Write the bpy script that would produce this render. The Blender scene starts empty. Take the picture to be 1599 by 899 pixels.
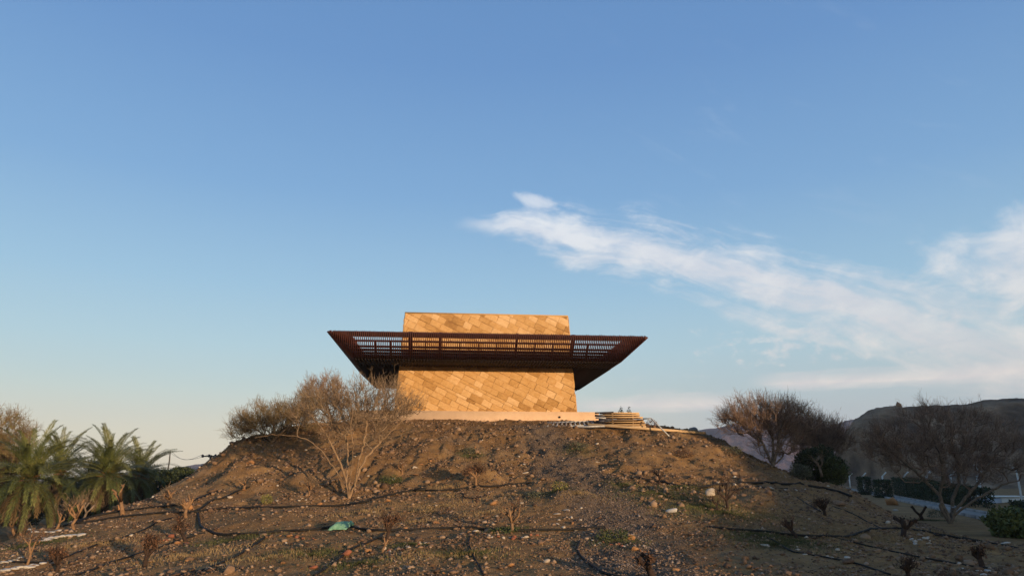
import bpy, math, random
import numpy as np
from mathutils import Vector

random.seed(7)
RNG = np.random.default_rng(7)
SC = bpy.context.scene
COL = SC.collection
R = math.radians

# ------------------------------------------------------------------ camera, sun, sky, exposure
FOC, HORIZON, EYE = 1100.0, 745.0, 1.6          # in pixels of the 1599 x 899 photograph
PITCH = math.atan((HORIZON - 449.5) / FOC)
cam_data = bpy.data.cameras.new('camera')
cam = bpy.data.objects.new('camera', cam_data)
COL.objects.link(cam)
cam.location = (0, 0, EYE)
cam.rotation_euler = (math.pi / 2 + PITCH, 0, 0)
cam_data.sensor_fit = 'HORIZONTAL'
cam_data.sensor_width = 36.0
cam_data.lens = 36.0 * FOC / 1599.0
cam_data.clip_start = 0.1
cam_data.clip_end = 6000
SC.camera = cam

SUN_AZ, SUN_EL = 38.0, 5.4                       # the sun stands low behind the camera, to its right
to_sun = Vector((math.sin(R(SUN_AZ)) * math.cos(R(SUN_EL)), -math.cos(R(SUN_AZ)) * math.cos(R(SUN_EL)), math.sin(R(SUN_EL))))
sun_data = bpy.data.lights.new('sun', 'SUN')
sun_data.energy = 4.5
sun_data.angle = R(0.55)
sun_data.color = (1.0, 0.705, 0.42)
sun = bpy.data.objects.new('sun', sun_data)
COL.objects.link(sun)
sun.rotation_euler = to_sun.to_track_quat('Z', 'Y').to_euler()

SC.view_settings.view_transform = 'Standard'
SC.view_settings.look = 'None'
SC.view_settings.exposure = 0.3
SC.view_settings.gamma = 1.0
SC.view_settings.use_curve_mapping = False
SC.cycles.max_bounces = 6
SC.cycles.volume_bounces = 0

world = bpy.data.worlds.new('World')
SC.world = world
world.use_nodes = True


class NT:
    """small helper for writing node trees as expressions"""

    def __init__(self, tree):
        self.t = tree
        tree.nodes.clear()

    def n(self, kind, **kw):
        nd = self.t.nodes.new(kind)
        for k, v in kw.items():
            setattr(nd, k, v)
        return nd

    def put(self, sock, v):
        if hasattr(v, 'is_output'):
            self.t.links.new(v, sock)
        elif v is not None:
            if sock.type == 'RGBA' and len(v) == 3:
                v = (*v, 1)
            sock.default_value = v

    def m(self, op, a, b=None, c=None, clamp=False):
        nd = self.n('ShaderNodeMath', operation=op, use_clamp=clamp)
        for i, v in enumerate((a, b, c)):
            if v is not None:
                self.put(nd.inputs[i], v)
        return nd.outputs[0]

    def add(self, a, b): return self.m('ADD', a, b)
    def sub(self, a, b): return self.m('SUBTRACT', a, b)
    def mul(self, a, b): return self.m('MULTIPLY', a, b)

    def ss(self, v, a, b, lo=0.0, hi=1.0):
        nd = self.n('ShaderNodeMapRange', interpolation_type='SMOOTHSTEP')
        for i, q in enumerate((v, a, b, lo, hi)):
            self.put(nd.inputs[i], q)
        return nd.outputs[0]

    def xyz(self, x, y, z=0.0):
        nd = self.n('ShaderNodeCombineXYZ')
        for i, q in enumerate((x, y, z)):
            self.put(nd.inputs[i], q)
        return nd.outputs[0]

    def noise(self, vec, scale=5.0, detail=4.0, rough=0.55, dist=0.0, out=0):
        nd = self.n('ShaderNodeTexNoise')
        self.put(nd.inputs['Vector'], vec)
        nd.inputs['Scale'].default_value = scale
        nd.inputs['Detail'].default_value = detail
        nd.inputs['Roughness'].default_value = rough
        nd.inputs['Distortion'].default_value = dist
        return nd.outputs[out]

    def voro(self, vec, scale, feature='F1', out='Distance'):
        nd = self.n('ShaderNodeTexVoronoi', feature=feature)
        self.put(nd.inputs['Vector'], vec)
        nd.inputs['Scale'].default_value = scale
        return nd.outputs[out]

    def mix(self, fac, a, b, blend='MIX'):
        nd = self.n('ShaderNodeMix', data_type='RGBA', blend_type=blend)
        self.put(nd.inputs['Factor'], fac)
        self.put(nd.inputs[6], a)
        self.put(nd.inputs[7], b)
        return nd.outputs[2]

    def ramp(self, v, stops, interp='LINEAR'):
        nd = self.n('ShaderNodeValToRGB')
        cr = nd.color_ramp
        cr.interpolation = interp
        while len(cr.elements) < len(stops):
            cr.elements.new(0.5)
        for e, (p, c) in zip(cr.elements, stops):
            e.position = p
            e.color = (*c, 1)
        self.put(nd.inputs[0], v)
        return nd.outputs[0]


def build_sky():
    T = NT(world.node_tree)
    out = T.n('ShaderNodeOutputWorld')
    bg = T.n('ShaderNodeBackground')
    T.t.links.new(bg.outputs[0], out.inputs[0])
    sky = T.n('ShaderNodeTexSky', sky_type='NISHITA')
    sky.sun_disc = False
    sky.sun_elevation = R(SUN_EL)
    sky.sun_rotation = R(180 - SUN_AZ)
    sky.altitude = 400
    sky.air_density = 1.0
    sky.dust_density = 1.2
    sky.ozone_density = 2.0
    tc = T.n('ShaderNodeTexCoord')
    sep = T.n('ShaderNodeSeparateXYZ')
    T.t.links.new(tc.outputs['Generated'], sep.inputs[0])
    x, y, z = sep.outputs
    az = T.mul(T.m('ARCTAN2', x, y), 57.29578)
    el = T.mul(T.m('ARCSINE', z), 57.29578)
    # base colours of the evening sky by height, the same all round, over the Nishita sky
    up = T.m('DIVIDE', el, 90.0, clamp=True)
    grad = T.ramp(up, SKY_RAMP)
    anti = T.m('COSINE', T.mul(T.sub(az, SUN_AZ - 180 + 112), 0.0174533))      # 1 towards the pale left side
    side = T.ss(anti, 0.1, 1.0)
    low = T.ss(el, 0.0, 8.0, 1.0, 0.0)
    grad = T.mix(T.mul(T.mul(side, low), 0.62), grad, SKY_GLOW)
    dot = T.add(T.mul(x, to_sun.x), T.add(T.mul(y, to_sun.y), T.mul(z, to_sun.z)))
    mixf = T.ss(dot, -0.25, 0.75, SKY_MIX, 0.15)          # towards the sunset the Nishita sky shows through
    base = T.mix(mixf, T.mix(1.0, sky.outputs[0], (SKY_K,) * 3, 'MULTIPLY'), grad)
    # ---- clouds
    d = T.sub(el, T.sub(T.sub(19.8, T.mul(T.m('MAXIMUM', az, 0.0), 0.16)), T.mul(T.m('MAXIMUM', T.sub(az, 11.5), 0.0), 0.24)))
    w1 = T.noise(T.xyz(T.mul(az, 0.11), T.mul(el, 0.11), 3.1), 1.0, 3.0, 0.55)
    warp = T.mul(T.sub(w1, 0.5), 3.6)
    dd = T.add(d, warp)
    hw = T.add(T.ss(az, -5.0, 10.0, 0.7, 4.3), T.ss(az, 26.0, 40.0, 0.0, 1.2))
    prof = T.m('SUBTRACT', 1.0, T.m('DIVIDE', T.m('ABSOLUTE', dd), hw), clamp=True)
    endl = T.ss(az, -5.5, 0.0)
    fib_v = T.xyz(T.add(T.mul(az, 0.10), T.mul(d, 0.06)), T.mul(T.sub(dd, T.mul(az, 0.06)), 0.62), 7.7)
    fib = T.noise(fib_v, 1.25, 8.0, 0.64, 0.5)
    puff = T.noise(T.xyz(T.mul(az, 0.26), T.mul(el, 0.42), 1.3), 1.0, 9.0, 0.62, 0.3)
    streak = T.ss(T.add(T.mul(prof, 0.82), T.add(T.mul(T.sub(fib, 0.5), 1.3), T.mul(T.sub(puff, 0.5), 0.9))), 0.12, 0.80)
    streak = T.mul(T.mul(streak, T.mul(endl, T.ss(prof, 0.0, 0.22))), T.ss(az, 22.0, 36.0, 1.0, 0.7))
    # heap of cloud on the right
    ex = T.m('DIVIDE', T.sub(az, 41.0), 9.5)
    ey = T.m('DIVIDE', T.sub(el, 13.9), 3.6)
    rr = T.m('SQRT', T.add(T.mul(ex, ex), T.mul(ey, ey)))
    heap = T.ss(T.add(T.sub(1.3, rr), T.mul(T.sub(puff, 0.5), 2.1)), 0.1, 0.95)
    # small puff above the tip of the streak
    ex = T.m('DIVIDE', T.sub(az, 2.2), 2.2)
    ey = T.m('DIVIDE', T.sub(T.add(el, T.mul(az, 0.25)), 22.6), 0.75)
    rr = T.m('SQRT', T.add(T.mul(ex, ex), T.mul(ey, ey)))
    tuft = T.ss(T.add(T.sub(1.15, rr), T.mul(T.sub(puff, 0.5), 2.2)), 0.1, 0.9)
    # low level bands
    bnd = T.noise(T.xyz(T.mul(az, 0.075), T.mul(el, 0.62), 5.2), 1.0, 7.0, 0.6, 0.2)
    bmask = T.mul(T.mul(T.ss(el, 2.0, 5.5), T.ss(el, 7.0, 11.5, 1.0, 0.0)), T.ss(az, 2.0, 11.0))
    bands = T.ss(T.add(bnd, T.mul(T.sub(bmask, 1.0), 0.55)), 0.47, 0.68)
    # one long bar of cloud above the right hand trees
    bar = T.m('SUBTRACT', 1.0, T.m('DIVIDE', T.m('ABSOLUTE', T.add(T.sub(el, 6.9), T.mul(T.sub(bnd, 0.5), 2.0))), 0.72), clamp=True)
    bar = T.mul(T.mul(bar, T.ss(az, 18.0, 22.0)), 1.0)
    bar2 = T.m('SUBTRACT', 1.0, T.m('DIVIDE', T.m('ABSOLUTE', T.add(T.sub(el, 5.6), T.mul(T.sub(bnd, 0.5), 1.6))), 0.8), clamp=True)
    bar2 = T.mul(T.mul(bar2, T.mul(T.ss(az, 3.0, 8.0), T.ss(az, 15.0, 19.0, 1.0, 0.0))), 0.95)
    # scattered flecks
    fl = T.noise(T.xyz(T.mul(az, 0.55), T.mul(el, 1.0), 9.4), 1.0, 6.0, 0.62)
    fmask = T.mul(T.mul(T.ss(el, 7.0, 8.5), T.ss(el, 11.0, 13.0, 1.0, 0.0)), T.ss(az, 10.0, 16.0))
    fleck = T.mul(T.ss(T.add(fl, T.mul(T.sub(fmask, 1.0), 0.4)), 0.50, 0.70), 0.75)
    # faint high wisps
    wv = T.xyz(T.add(T.mul(az, 0.16), T.mul(el, 0.10)), T.add(T.mul(el, 0.42), T.mul(az, 0.16)), 2.4)
    wi = T.noise(wv, 1.0, 7.0, 0.6, 0.4)
    wmask = T.mul(T.ss(az, 2.0, 12.0), T.mul(T.ss(el, 15.0, 20.0), T.ss(el, 30.0, 40.0, 1.0, 0.0)))
    wisp = T.mul(T.mul(T.ss(wi, 0.56, 0.78), wmask), 0.07)
    veil = T.mul(T.mul(T.ss(el, 0.0, 13.0, 1.0, 0.0), T.ss(az, 0.0, 22.0)), 0.6)
    inv = 1.0
    for a, k in ((streak, 0.9), (heap, 0.8), (tuft, 0.72), (bands, 0.5), (bar, 1.0), (bar2, 0.95), (fleck, 0.8), (wisp, 1.0)):
        inv = T.mul(inv, T.m('SUBTRACT', 1.0, T.mul(a, k)))
    alpha = T.m('SUBTRACT', 1.0, inv, clamp=True)
    ccol = T.ramp(T.m('DIVIDE', el, 25.0, clamp=True), CLOUD_RAMP)
    ccol = T.mix(T.ss(puff, 0.35, 0.7), T.mix(1.0, ccol, (0.84, 0.87, 0.93), 'MULTIPLY'), ccol)
    base = T.mix(veil, base, CLOUD_VEIL)
    final = T.mix(alpha, base, ccol)
    T.put(bg.inputs[0], T.mix(1.0, final, (9.5,) * 3, 'MULTIPLY'))
    bg.inputs[1].default_value = 0.1


SKY_MIX = 0.85
SKY_K = 0.20
SKY_RAMP = [(0.0, (0.56, 0.50, 0.46)), (0.037, (0.57, 0.555, 0.49)), (0.069, (0.49, 0.58, 0.565)), (0.109, (0.395, 0.555, 0.625)), (0.161, (0.295, 0.485, 0.645)),
            (0.245, (0.187, 0.362, 0.605)), (0.36, (0.125, 0.270, 0.535)), (0.6, (0.08, 0.195, 0.43)), (1.0, (0.06, 0.15, 0.36))]
SKY_GLOW = (0.82, 0.72, 0.53)
CLOUD_RAMP = [(0.0, (0.66, 0.60, 0.57)), (0.24, (0.74, 0.685, 0.635)), (0.45, (0.70, 0.685, 0.68)), (0.9, (0.72, 0.755, 0.80))]
CLOUD_VEIL = (0.28, 0.365, 0.50)
build_sky()

# ------------------------------------------------------------------ helpers: pixels of the photo to places
CT, ST = math.cos(PITCH), math.sin(PITCH)


def ray(px, py):
    u = (px - 799.5) / FOC
    v = (449.5 - py) / FOC
    d = np.array([u, CT - v * ST, ST + v * CT])
    return d / d[1]


def at(px, py, Y):
    return ray(px, py) * Y + np.array([0, 0, EYE])


# ------------------------------------------------------------------ helpers: meshes and tags
def tag(o, label=None, cat=None, group=None, kind=None):
    if label: o['label'] = label
    if cat: o['category'] = cat
    if group: o['group'] = group
    if kind: o['kind'] = kind
    return o


def make_mesh(name, V, F, mats, smooth=False, midx=None):
    """V: (n,3); F: list of lists, or an int array (m,k)"""
    me = bpy.data.meshes.new(name)
    V = np.asarray(V, dtype=np.float32)
    if isinstance(F, np.ndarray):
        m, k = F.shape
        me.vertices.add(len(V))
        me.vertices.foreach_set('co', V.ravel())
        me.loops.add(m * k)
        me.loops.foreach_set('vertex_index', F.astype(np.int32).ravel())
        me.polygons.add(m)
        me.polygons.foreach_set('loop_start', np.arange(0, m * k, k, dtype=np.int32))
        me.polygons.foreach_set('loop_total', np.full(m, k, dtype=np.int32))
        me.update(calc_edges=True)
    else:
        me.from_pydata(V.tolist(), [], F)
    if not isinstance(mats, (list, tuple)):
        mats = [mats]
    for mt in mats:
        me.materials.append(mt)
    if midx is not None:
        me.polygons.foreach_set('material_index', np.asarray(midx, dtype=np.int32))
    if smooth:
        me.polygons.foreach_set('use_smooth', np.ones(len(me.polygons), dtype=bool))
    me.update()
    return me


def link(name, me, parent=None, loc=(0, 0, 0)):
    o = bpy.data.objects.new(name, me)
    COL.objects.link(o)
    o.location = loc
    if parent is not None:
        o.parent = parent
    return o


def thing(name, label, cat, loc, group=None, rotz=0.0):
    o = bpy.data.objects.new(name, None)
    o.empty_display_size = 0.2
    COL.objects.link(o)
    o.location = loc
    o.rotation_euler = (0, 0, rotz)
    return tag(o, label, cat, group)


def part(name, V, F, mat, root, smooth=False, kind=None, midx=None):
    """V in the world, stored relative to the (unrotated) root"""
    V = np.asarray(V, dtype=float) - np.array(root.location)
    if root.parent is not None:
        V = V - np.array(root.parent.location)
    o = link(name, make_mesh(name, V, F, mat, smooth, midx), root)
    if kind: o['kind'] = kind
    return o


def single(name, V, F, mat, label, cat, base, group=None, smooth=False, kind=None):
    V = np.asarray(V, dtype=float) - np.array(base)
    o = link(name, make_mesh(name, V, F, mat, smooth), None, base)
    return tag(o, label, cat, group, kind)


def join(*vf):
    """several (V, F) with equal polygon size into one"""
    Vs, Fs, n = [], [], 0
    for V, F in vf:
        Vs.append(np.asarray(V, float))
        Fs.append(np.asarray(F) + n)
        n += len(V)
    return np.concatenate(Vs), np.concatenate(Fs)


BOX_F = np.array([[0, 3, 2, 1], [4, 5, 6, 7], [0, 1, 5, 4], [1, 2, 6, 5], [2, 3, 7, 6], [3, 0, 4, 7]])


def box(x0, x1, y0, y1, z0, z1):
    V = np.array([[x0, y0, z0], [x1, y0, z0], [x1, y1, z0], [x0, y1, z0], [x0, y0, z1], [x1, y0, z1], [x1, y1, z1], [x0, y1, z1]], float)
    return V, BOX_F


def beam(p, q, w, h, up=(0, 0, 1)):
    """box of width w and height h from p to q"""
    p, q, up = np.array(p, float), np.array(q, float), np.array(up, float)
    t = (q - p) / np.linalg.norm(q - p)
    s = np.cross(t, up); s /= np.linalg.norm(s)
    n = np.cross(s, t)
    V = [e + s * a * w / 2 + n * b * h / 2 for e in (p, q) for a, b in ((-1, -1), (1, -1), (1, 1), (-1, 1))]
    return np.array(V), np.array([[0, 1, 2, 3], [7, 6, 5, 4], [0, 4, 5, 1], [1, 5, 6, 2], [2, 6, 7, 3], [3, 7, 4, 0]])


def tubes(P, Rd, k=3, cap=False):
    """batch of tubes; P (N,K,3) points, Rd (N,K) radii"""
    P = np.asarray(P, float); Rd = np.asarray(Rd, float)
    N, K, _ = P.shape
    t = np.gradient(P, axis=1) if K > 2 else np.repeat(P[:, 1:2] - P[:, :1], 2, axis=1)
    t /= np.linalg.norm(t, axis=2, keepdims=True) + 1e-9
    ref = np.where(np.abs(t[:, :1, 2:3]) > 0.8, np.array([1.0, 0.17, 0]), np.array([0.03, 0.02, 1.0]))
    a = np.cross(t, np.broadcast_to(ref, t.shape)); a /= np.linalg.norm(a, axis=2, keepdims=True) + 1e-9
    b = np.cross(t, a)
    ang = np.arange(k) * 2 * math.pi / k
    V = P[:, :, None, :] + Rd[:, :, None, None] * (np.cos(ang)[None, None, :, None] * a[:, :, None, :] + np.sin(ang)[None, None, :, None] * b[:, :, None, :])
    i = np.arange(N)[:, None, None] * K * k
    j = np.arange(K - 1)[None, :, None] * k
    c = np.arange(k)[None, None, :]
    c2 = (c + 1) % k
    F = np.stack([i + j + c, i + j + c2, i + j + k + c2, i + j + k + c], -1).reshape(-1, 4)
    V = V.reshape(-1, 3)
    if cap and k == 4:
        e = np.arange(N)[:, None] * K * k + np.arange(4)[None]
        F = np.concatenate([F, e[:, ::-1], e + (K - 1) * k])
    if cap and k == 6:
        e = np.arange(N)[:, None] * K * k
        for off, rv in ((0, 1), ((K - 1) * k, 0)):
            q1 = e + off + np.array([[0, 1, 2, 3]]); q2 = e + off + np.array([[0, 3, 4, 5]])
            F = np.concatenate([F, q1[:, ::-1] if rv else q1, q2[:, ::-1] if rv else q2])
    return V, F


def catmull(pts, n=8):
    P = np.asarray(pts, float)
    P = np.concatenate([[2 * P[0] - P[1]], P, [2 * P[-1] - P[-2]]])
    out = []
    for i in range(1, len(P) - 2):
        for s in np.linspace(0, 1, n, endpoint=False):
            a, b, c, d = P[i - 1:i + 3]
            out.append(0.5 * (2 * b + (c - a) * s + (2 * a - 5 * b + 4 * c - d) * s * s + (3 * b - a - 3 * c + d) * s ** 3))
    out.append(P[-2])
    return np.array(out)


# value noise
_tab = np.random.default_rng(99).random((256, 256))


def vnoise(x, y):
    xi, yi = np.floor(x).astype(int), np.floor(y).astype(int)
    fx, fy = x - xi, y - yi
    fx = fx * fx * (3 - 2 * fx); fy = fy * fy * (3 - 2 * fy)
    a = _tab[xi & 255, yi & 255]; b = _tab[(xi + 1) & 255, yi & 255]
    c = _tab[xi & 255, (yi + 1) & 255]; d = _tab[(xi + 1) & 255, (yi + 1) & 255]
    return (a * (1 - fx) + b * fx) * (1 - fy) + (c * (1 - fx) + d * fx) * fy


def fbm(x, y, o=4, g=0.5):
    s, a, t = 0, 1.0, 0
    for i in range(o):
        s = s + a * vnoise(x * 2 ** i + 17.3 * i, y * 2 ** i + 9.1 * i)
        t += a
        a *= g
    return s / t - 0.5


def sstep(v, a, b):
    t = np.clip((v - a) / (b - a), 0, 1)
    return t * t * (3 - 2 * t)


# ------------------------------------------------------------------ materials
def principled(name):
    mt = bpy.data.materials.new(name)
    mt.use_nodes = True
    T = NT(mt.node_tree)
    out = T.n('ShaderNodeOutputMaterial')
    b = T.n('ShaderNodeBsdfPrincipled')
    T.t.links.new(b.outputs[0], out.inputs[0])
    return mt, T, b


def bump(T, b, h, strength=0.5, dist=0.02):
    bp = T.n('ShaderNodeBump')
    bp.inputs['Strength'].default_value = strength
    bp.inputs['Distance'].default_value = dist
    T.put(bp.inputs['Height'], h)
    T.t.links.new(bp.outputs[0], b.inputs['Normal'])


def simple(name, stops, scale=6.0, rough=0.85, detail=5.0, bmp=0.3, metal=0.0, objrand=0.0, island=0.0, stretch=None, dist=0.01):
    """noise coloured material in object space; objrand/island shift the ramp per object or per piece"""
    mt, T, b = principled(name)
    tc = T.n('ShaderNodeTexCoord')
    v = tc.outputs['Object']
    if stretch:
        mp = T.n('ShaderNodeMapping')
        T.put(mp.inputs['Vector'], v)
        mp.inputs['Scale'].default_value = stretch
        v = mp.outputs[0]
    n = T.noise(v, scale, detail, 0.6)
    f = n
    if objrand:
        oi = T.n('ShaderNodeObjectInfo')
        f = T.add(f, T.mul(T.sub(oi.outputs['Random'], 0.5), objrand))
    if island:
        ge = T.n('ShaderNodeNewGeometry')
        f = T.add(f, T.mul(T.sub(ge.outputs['Random Per Island'], 0.5), island))
    T.put(b.inputs['Base Color'], T.ramp(f, stops))
    b.inputs['Roughness'].default_value = rough
    b.inputs['Metallic'].default_value = metal
    b.inputs['Specular IOR Level'].default_value = 0.25
    if bmp:
        bump(T, b, n, bmp, dist)
    return mt


def stone_mat(name, per_island):
    mt, T, b = principled(name)
    tc = T.n('ShaderNodeTexCoord')
    v = tc.outputs['Object']
    if per_island:
        rnd = T.n('ShaderNodeNewGeometry').outputs['Random Per Island']
    else:
        rnd = T.n('ShaderNodeObjectInfo').outputs['Random']
    mp = T.n('ShaderNodeMapping')
    T.put(mp.inputs['Vector'], v)
    mp.inputs['Rotation'].default_value = (0, R(-25), 0)
    mp.inputs['Scale'].default_value = (1.0, 1.0, 1.9)
    grain = T.noise(mp.outputs[0], 7.0, 6.0, 0.65)
    pit = T.noise(v, 42.0, 3.0, 0.6)
    r3 = T.m('POWER', T.m('ABSOLUTE', T.sub(T.mul(rnd, 2.0), 1.0)), 2.0)
    r3 = T.mul(r3, T.m('SIGN', T.sub(rnd, 0.42)))
    big = T.noise(v, 0.75, 4.0, 0.6)
    f = T.add(T.add(0.54, T.mul(r3, 0.36)), T.add(T.mul(T.sub(grain, 0.5), 0.8), T.mul(T.sub(big, 0.5), 0.5)))
    col = T.ramp(f, [(0.06, (0.25, 0.125, 0.042)), (0.26, (0.38, 0.205, 0.070)), (0.48, (0.50, 0.285, 0.108)), (0.70, (0.57, 0.345, 0.15)), (0.95, (0.66, 0.43, 0.22))])
    col = T.mix(T.ss(pit, 0.5, 0.7, 0.0, 0.45), col, (0.27, 0.15, 0.06))
    T.put(b.inputs['Base Color'], col)
    b.inputs['Roughness'].default_value = 0.92
    b.inputs['Specular IOR Level'].default_value = 0.15
    bump(T, b, T.add(T.mul(grain, 0.8), T.mul(pit, 0.5)), 0.55, 0.02)
    return mt


M_STONE = stone_mat('sandstone', False)
M_STONE_I = stone_mat('sandstone_courses', True)
M_MORTAR = simple('mortar', [(0.3, (0.42, 0.25, 0.10)), (0.7, (0.52, 0.32, 0.135))], 12)
def plaster_mat():
    mt, T, b = principled('cream_plaster')
    v = T.n('ShaderNodeTexCoord').outputs['Object']
    sp = T.n('ShaderNodeSeparateXYZ'); T.put(sp.inputs[0], v)
    n1, n2 = T.noise(v, 2.5, 6, 0.6), T.noise(v, 11.0, 5, 0.65)
    col = T.ramp(n1, [(0.3, (0.54, 0.36, 0.22)), (0.7, (0.64, 0.44, 0.28))])
    splash = T.ss(T.add(T.sub(sp.outputs[2], 3.80), T.mul(T.sub(n2, 0.5), 0.55)), 0.10, -0.10)
    col = T.mix(T.mul(splash, 0.7), col, (0.26, 0.155, 0.085))
    T.put(b.inputs['Base Color'], col)
    b.inputs['Roughness'].default_value = 0.9
    b.inputs['Specular IOR Level'].default_value = 0.15
    bump(T, b, n2, 0.2, 0.01)
    return mt


M_PLASTER = plaster_mat()
M_STEEL = simple('dark_red_steel', [(0.3, (0.052, 0.016, 0.012)), (0.7, (0.10, 0.031, 0.022))], 5, 0.6, bmp=0.1)
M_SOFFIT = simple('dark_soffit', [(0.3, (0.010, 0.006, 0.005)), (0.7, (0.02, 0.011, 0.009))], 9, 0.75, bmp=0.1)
M_HOLE = simple('dark_hole', [(0.3, (0.008, 0.007, 0.006)), (0.7, (0.015, 0.012, 0.01))], 9, 0.9, bmp=0)
M_TWIG = simple('grey_brown_twigs', [(0.25, (0.13, 0.086, 0.052)), (0.75, (0.32, 0.225, 0.14))], 3.0, 0.9, island=0.55, bmp=0)
M_TWIG_OLIVE = simple('olive_twigs', [(0.25, (0.11, 0.076, 0.036)), (0.75, (0.28, 0.195, 0.095))], 3.0, 0.9, island=0.5, bmp=0)
M_TWIG_DARK = simple('dark_brown_twigs', [(0.25, (0.13, 0.082, 0.056)), (0.75, (0.32, 0.21, 0.145))], 3.0, 0.9, island=0.5, bmp=0)
M_BARK = simple('pale_bark', [(0.3, (0.15, 0.095, 0.052)), (0.7, (0.33, 0.22, 0.13))], 7, 0.9, bmp=0.5, stretch=(3, 3, 0.6))
M_BARK_GREY = simple('grey_bark', [(0.3, (0.10, 0.075, 0.055)), (0.7, (0.24, 0.18, 0.13))], 9, 0.9, bmp=0.5, stretch=(3, 3, 0.6))
M_STUMP = simple('cut_shrub_bark', [(0.25, (0.13, 0.07, 0.035)), (0.75, (0.32, 0.19, 0.10))], 14, 0.9, bmp=0.5)
M_STUMP_DARK = simple('dark_shrub_bark', [(0.25, (0.022, 0.014, 0.010)), (0.75, (0.065, 0.038, 0.026))], 14, 0.9, bmp=0.5)
M_DRYLEAF = simple('dry_leaf_tufts', [(0.2, (0.055, 0.028, 0.017)), (0.8, (0.17, 0.085, 0.045))], 8, 0.9, island=0.6, bmp=0)
M_PALM = simple('palm_green', [(0.2, (0.045, 0.062, 0.018)), (0.55, (0.105, 0.120, 0.034)), (0.9, (0.22, 0.21, 0.07))], 1.2, 0.55, objrand=0.35, island=0.45, bmp=0)
M_PALM_OLD = simple('old_palm_frond', [(0.2, (0.07, 0.045, 0.02)), (0.8, (0.19, 0.125, 0.055))], 2, 0.8, objrand=0.3, island=0.5, bmp=0)
M_PALM_STALK = simple('orange_palm_stalks', [(0.2, (0.18, 0.075, 0.025)), (0.8, (0.36, 0.18, 0.06))], 6, 0.7, island=0.4, bmp=0)
M_PALM_TRUNK = simple('palm_trunk', [(0.25, (0.035, 0.024, 0.016)), (0.75, (0.11, 0.075, 0.046))], 10, 0.95, bmp=0.7)
M_LEAF_DARK = simple('dark_green_leaves', [(0.2, (0.014, 0.022, 0.008)), (0.8, (0.048, 0.062, 0.02))], 1.6, 0.6, island=0.5, bmp=0)
M_LEAF_MID = simple('mid_green_leaves', [(0.2, (0.03, 0.042, 0.012)), (0.8, (0.085, 0.10, 0.028))], 1.6, 0.6, island=0.5, bmp=0)
M_LEAF_GRASSY = simple('grassy_green_leaves', [(0.2, (0.06, 0.07, 0.018)), (0.8, (0.15, 0.155, 0.045))], 1.6, 0.6, island=0.5, bmp=0)
M_LEAF_GREY = simple('grey_green_leaves', [(0.2, (0.055, 0.058, 0.035)), (0.8, (0.12, 0.12, 0.072))], 2.5, 0.7, island=0.5, bmp=0)
M_LEAF_YELLOW = simple('yellow_green_leaves', [(0.2, (0.10, 0.105, 0.025)), (0.8, (0.26, 0.23, 0.07))], 2.5, 0.7, island=0.5, bmp=0)
M_GRASS = simple('thin_green_grass', [(0.2, (0.035, 0.045, 0.014)), (0.8, (0.11, 0.11, 0.04))], 1.2, 0.8, island=0.6, bmp=0)
M_DRYGRASS = simple('dry_grass', [(0.2, (0.15, 0.10, 0.045)), (0.8, (0.34, 0.24, 0.12))], 1.2, 0.9, island=0.6, bmp=0)
M_ROCK = simple('brown_rock', [(0.1, (0.085, 0.052, 0.033)), (0.5, (0.20, 0.125, 0.078)), (0.9, (0.34, 0.23, 0.15))], 7, 0.92, objrand=0.75, bmp=0.6, dist=0.03)
M_ROCK_ORANGE = simple('orange_rock', [(0.2, (0.25, 0.115, 0.045)), (0.8, (0.42, 0.22, 0.095))], 9, 0.9, objrand=0.4, bmp=0.6, dist=0.03)
M_ROCK_RED = simple('red_stone', [(0.2, (0.22, 0.075, 0.04)), (0.8, (0.38, 0.15, 0.085))], 9, 0.9, objrand=0.4, bmp=0.6, dist=0.03)
M_ROCK_PALE = simple('pale_stone', [(0.2, (0.36, 0.29, 0.22)), (0.8, (0.56, 0.48, 0.38))], 8, 0.9, objrand=0.4, bmp=0.4, dist=0.02)
M_ROCK_WHITE = simple('whitewashed_stone', [(0.2, (0.36, 0.32, 0.275)), (0.8, (0.56, 0.52, 0.46))], 8, 0.9, objrand=0.3, bmp=0.4, dist=0.02)
M_ROCK_GREY = simple('grey_block', [(0.2, (0.16, 0.15, 0.14)), (0.8, (0.27, 0.26, 0.25))], 8, 0.9, bmp=0.4)
M_GRAVEL = simple('gravel', [(0.1, (0.075, 0.043, 0.026)), (0.45, (0.17, 0.105, 0.066)), (0.75, (0.25, 0.165, 0.105)), (1.0, (0.36, 0.265, 0.19))], 3, 0.92, island=0.85, bmp=0)
M_GRAVEL_GREY = simple('grey_gravel', [(0.1, (0.06, 0.042, 0.032)), (0.45, (0.135, 0.098, 0.075)), (0.75, (0.20, 0.15, 0.118)), (1.0, (0.30, 0.24, 0.20))], 3, 0.92, island=0.85, bmp=0)
M_PIPE = simple('black_plastic_pipe', [(0.3, (0.008, 0.007, 0.006)), (0.7, (0.02, 0.017, 0.014))], 9, 0.75, bmp=0)
M_WOOD = simple('pale_timber', [(0.2, (0.40, 0.26, 0.125)), (0.8, (0.66, 0.46, 0.26))], 4, 0.8, objrand=0.5, bmp=0.2, stretch=(0.5, 6, 6))
M_WOOD_OLD = simple('weathered_timber', [(0.2, (0.17, 0.11, 0.065)), (0.8, (0.33, 0.23, 0.14))], 4, 0.85, objrand=0.5, bmp=0.2, stretch=(0.5, 6, 6))
M_GALV = simple('galvanised_steel', [(0.3, (0.32, 0.31, 0.30)), (0.7, (0.48, 0.47, 0.45))], 12, 0.5, metal=0.15, bmp=0.1)
M_DARKMETAL = simple('dark_metal', [(0.3, (0.022, 0.022, 0.028)), (0.7, (0.055, 0.052, 0.06))], 12, 0.5, bmp=0.1)
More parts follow.
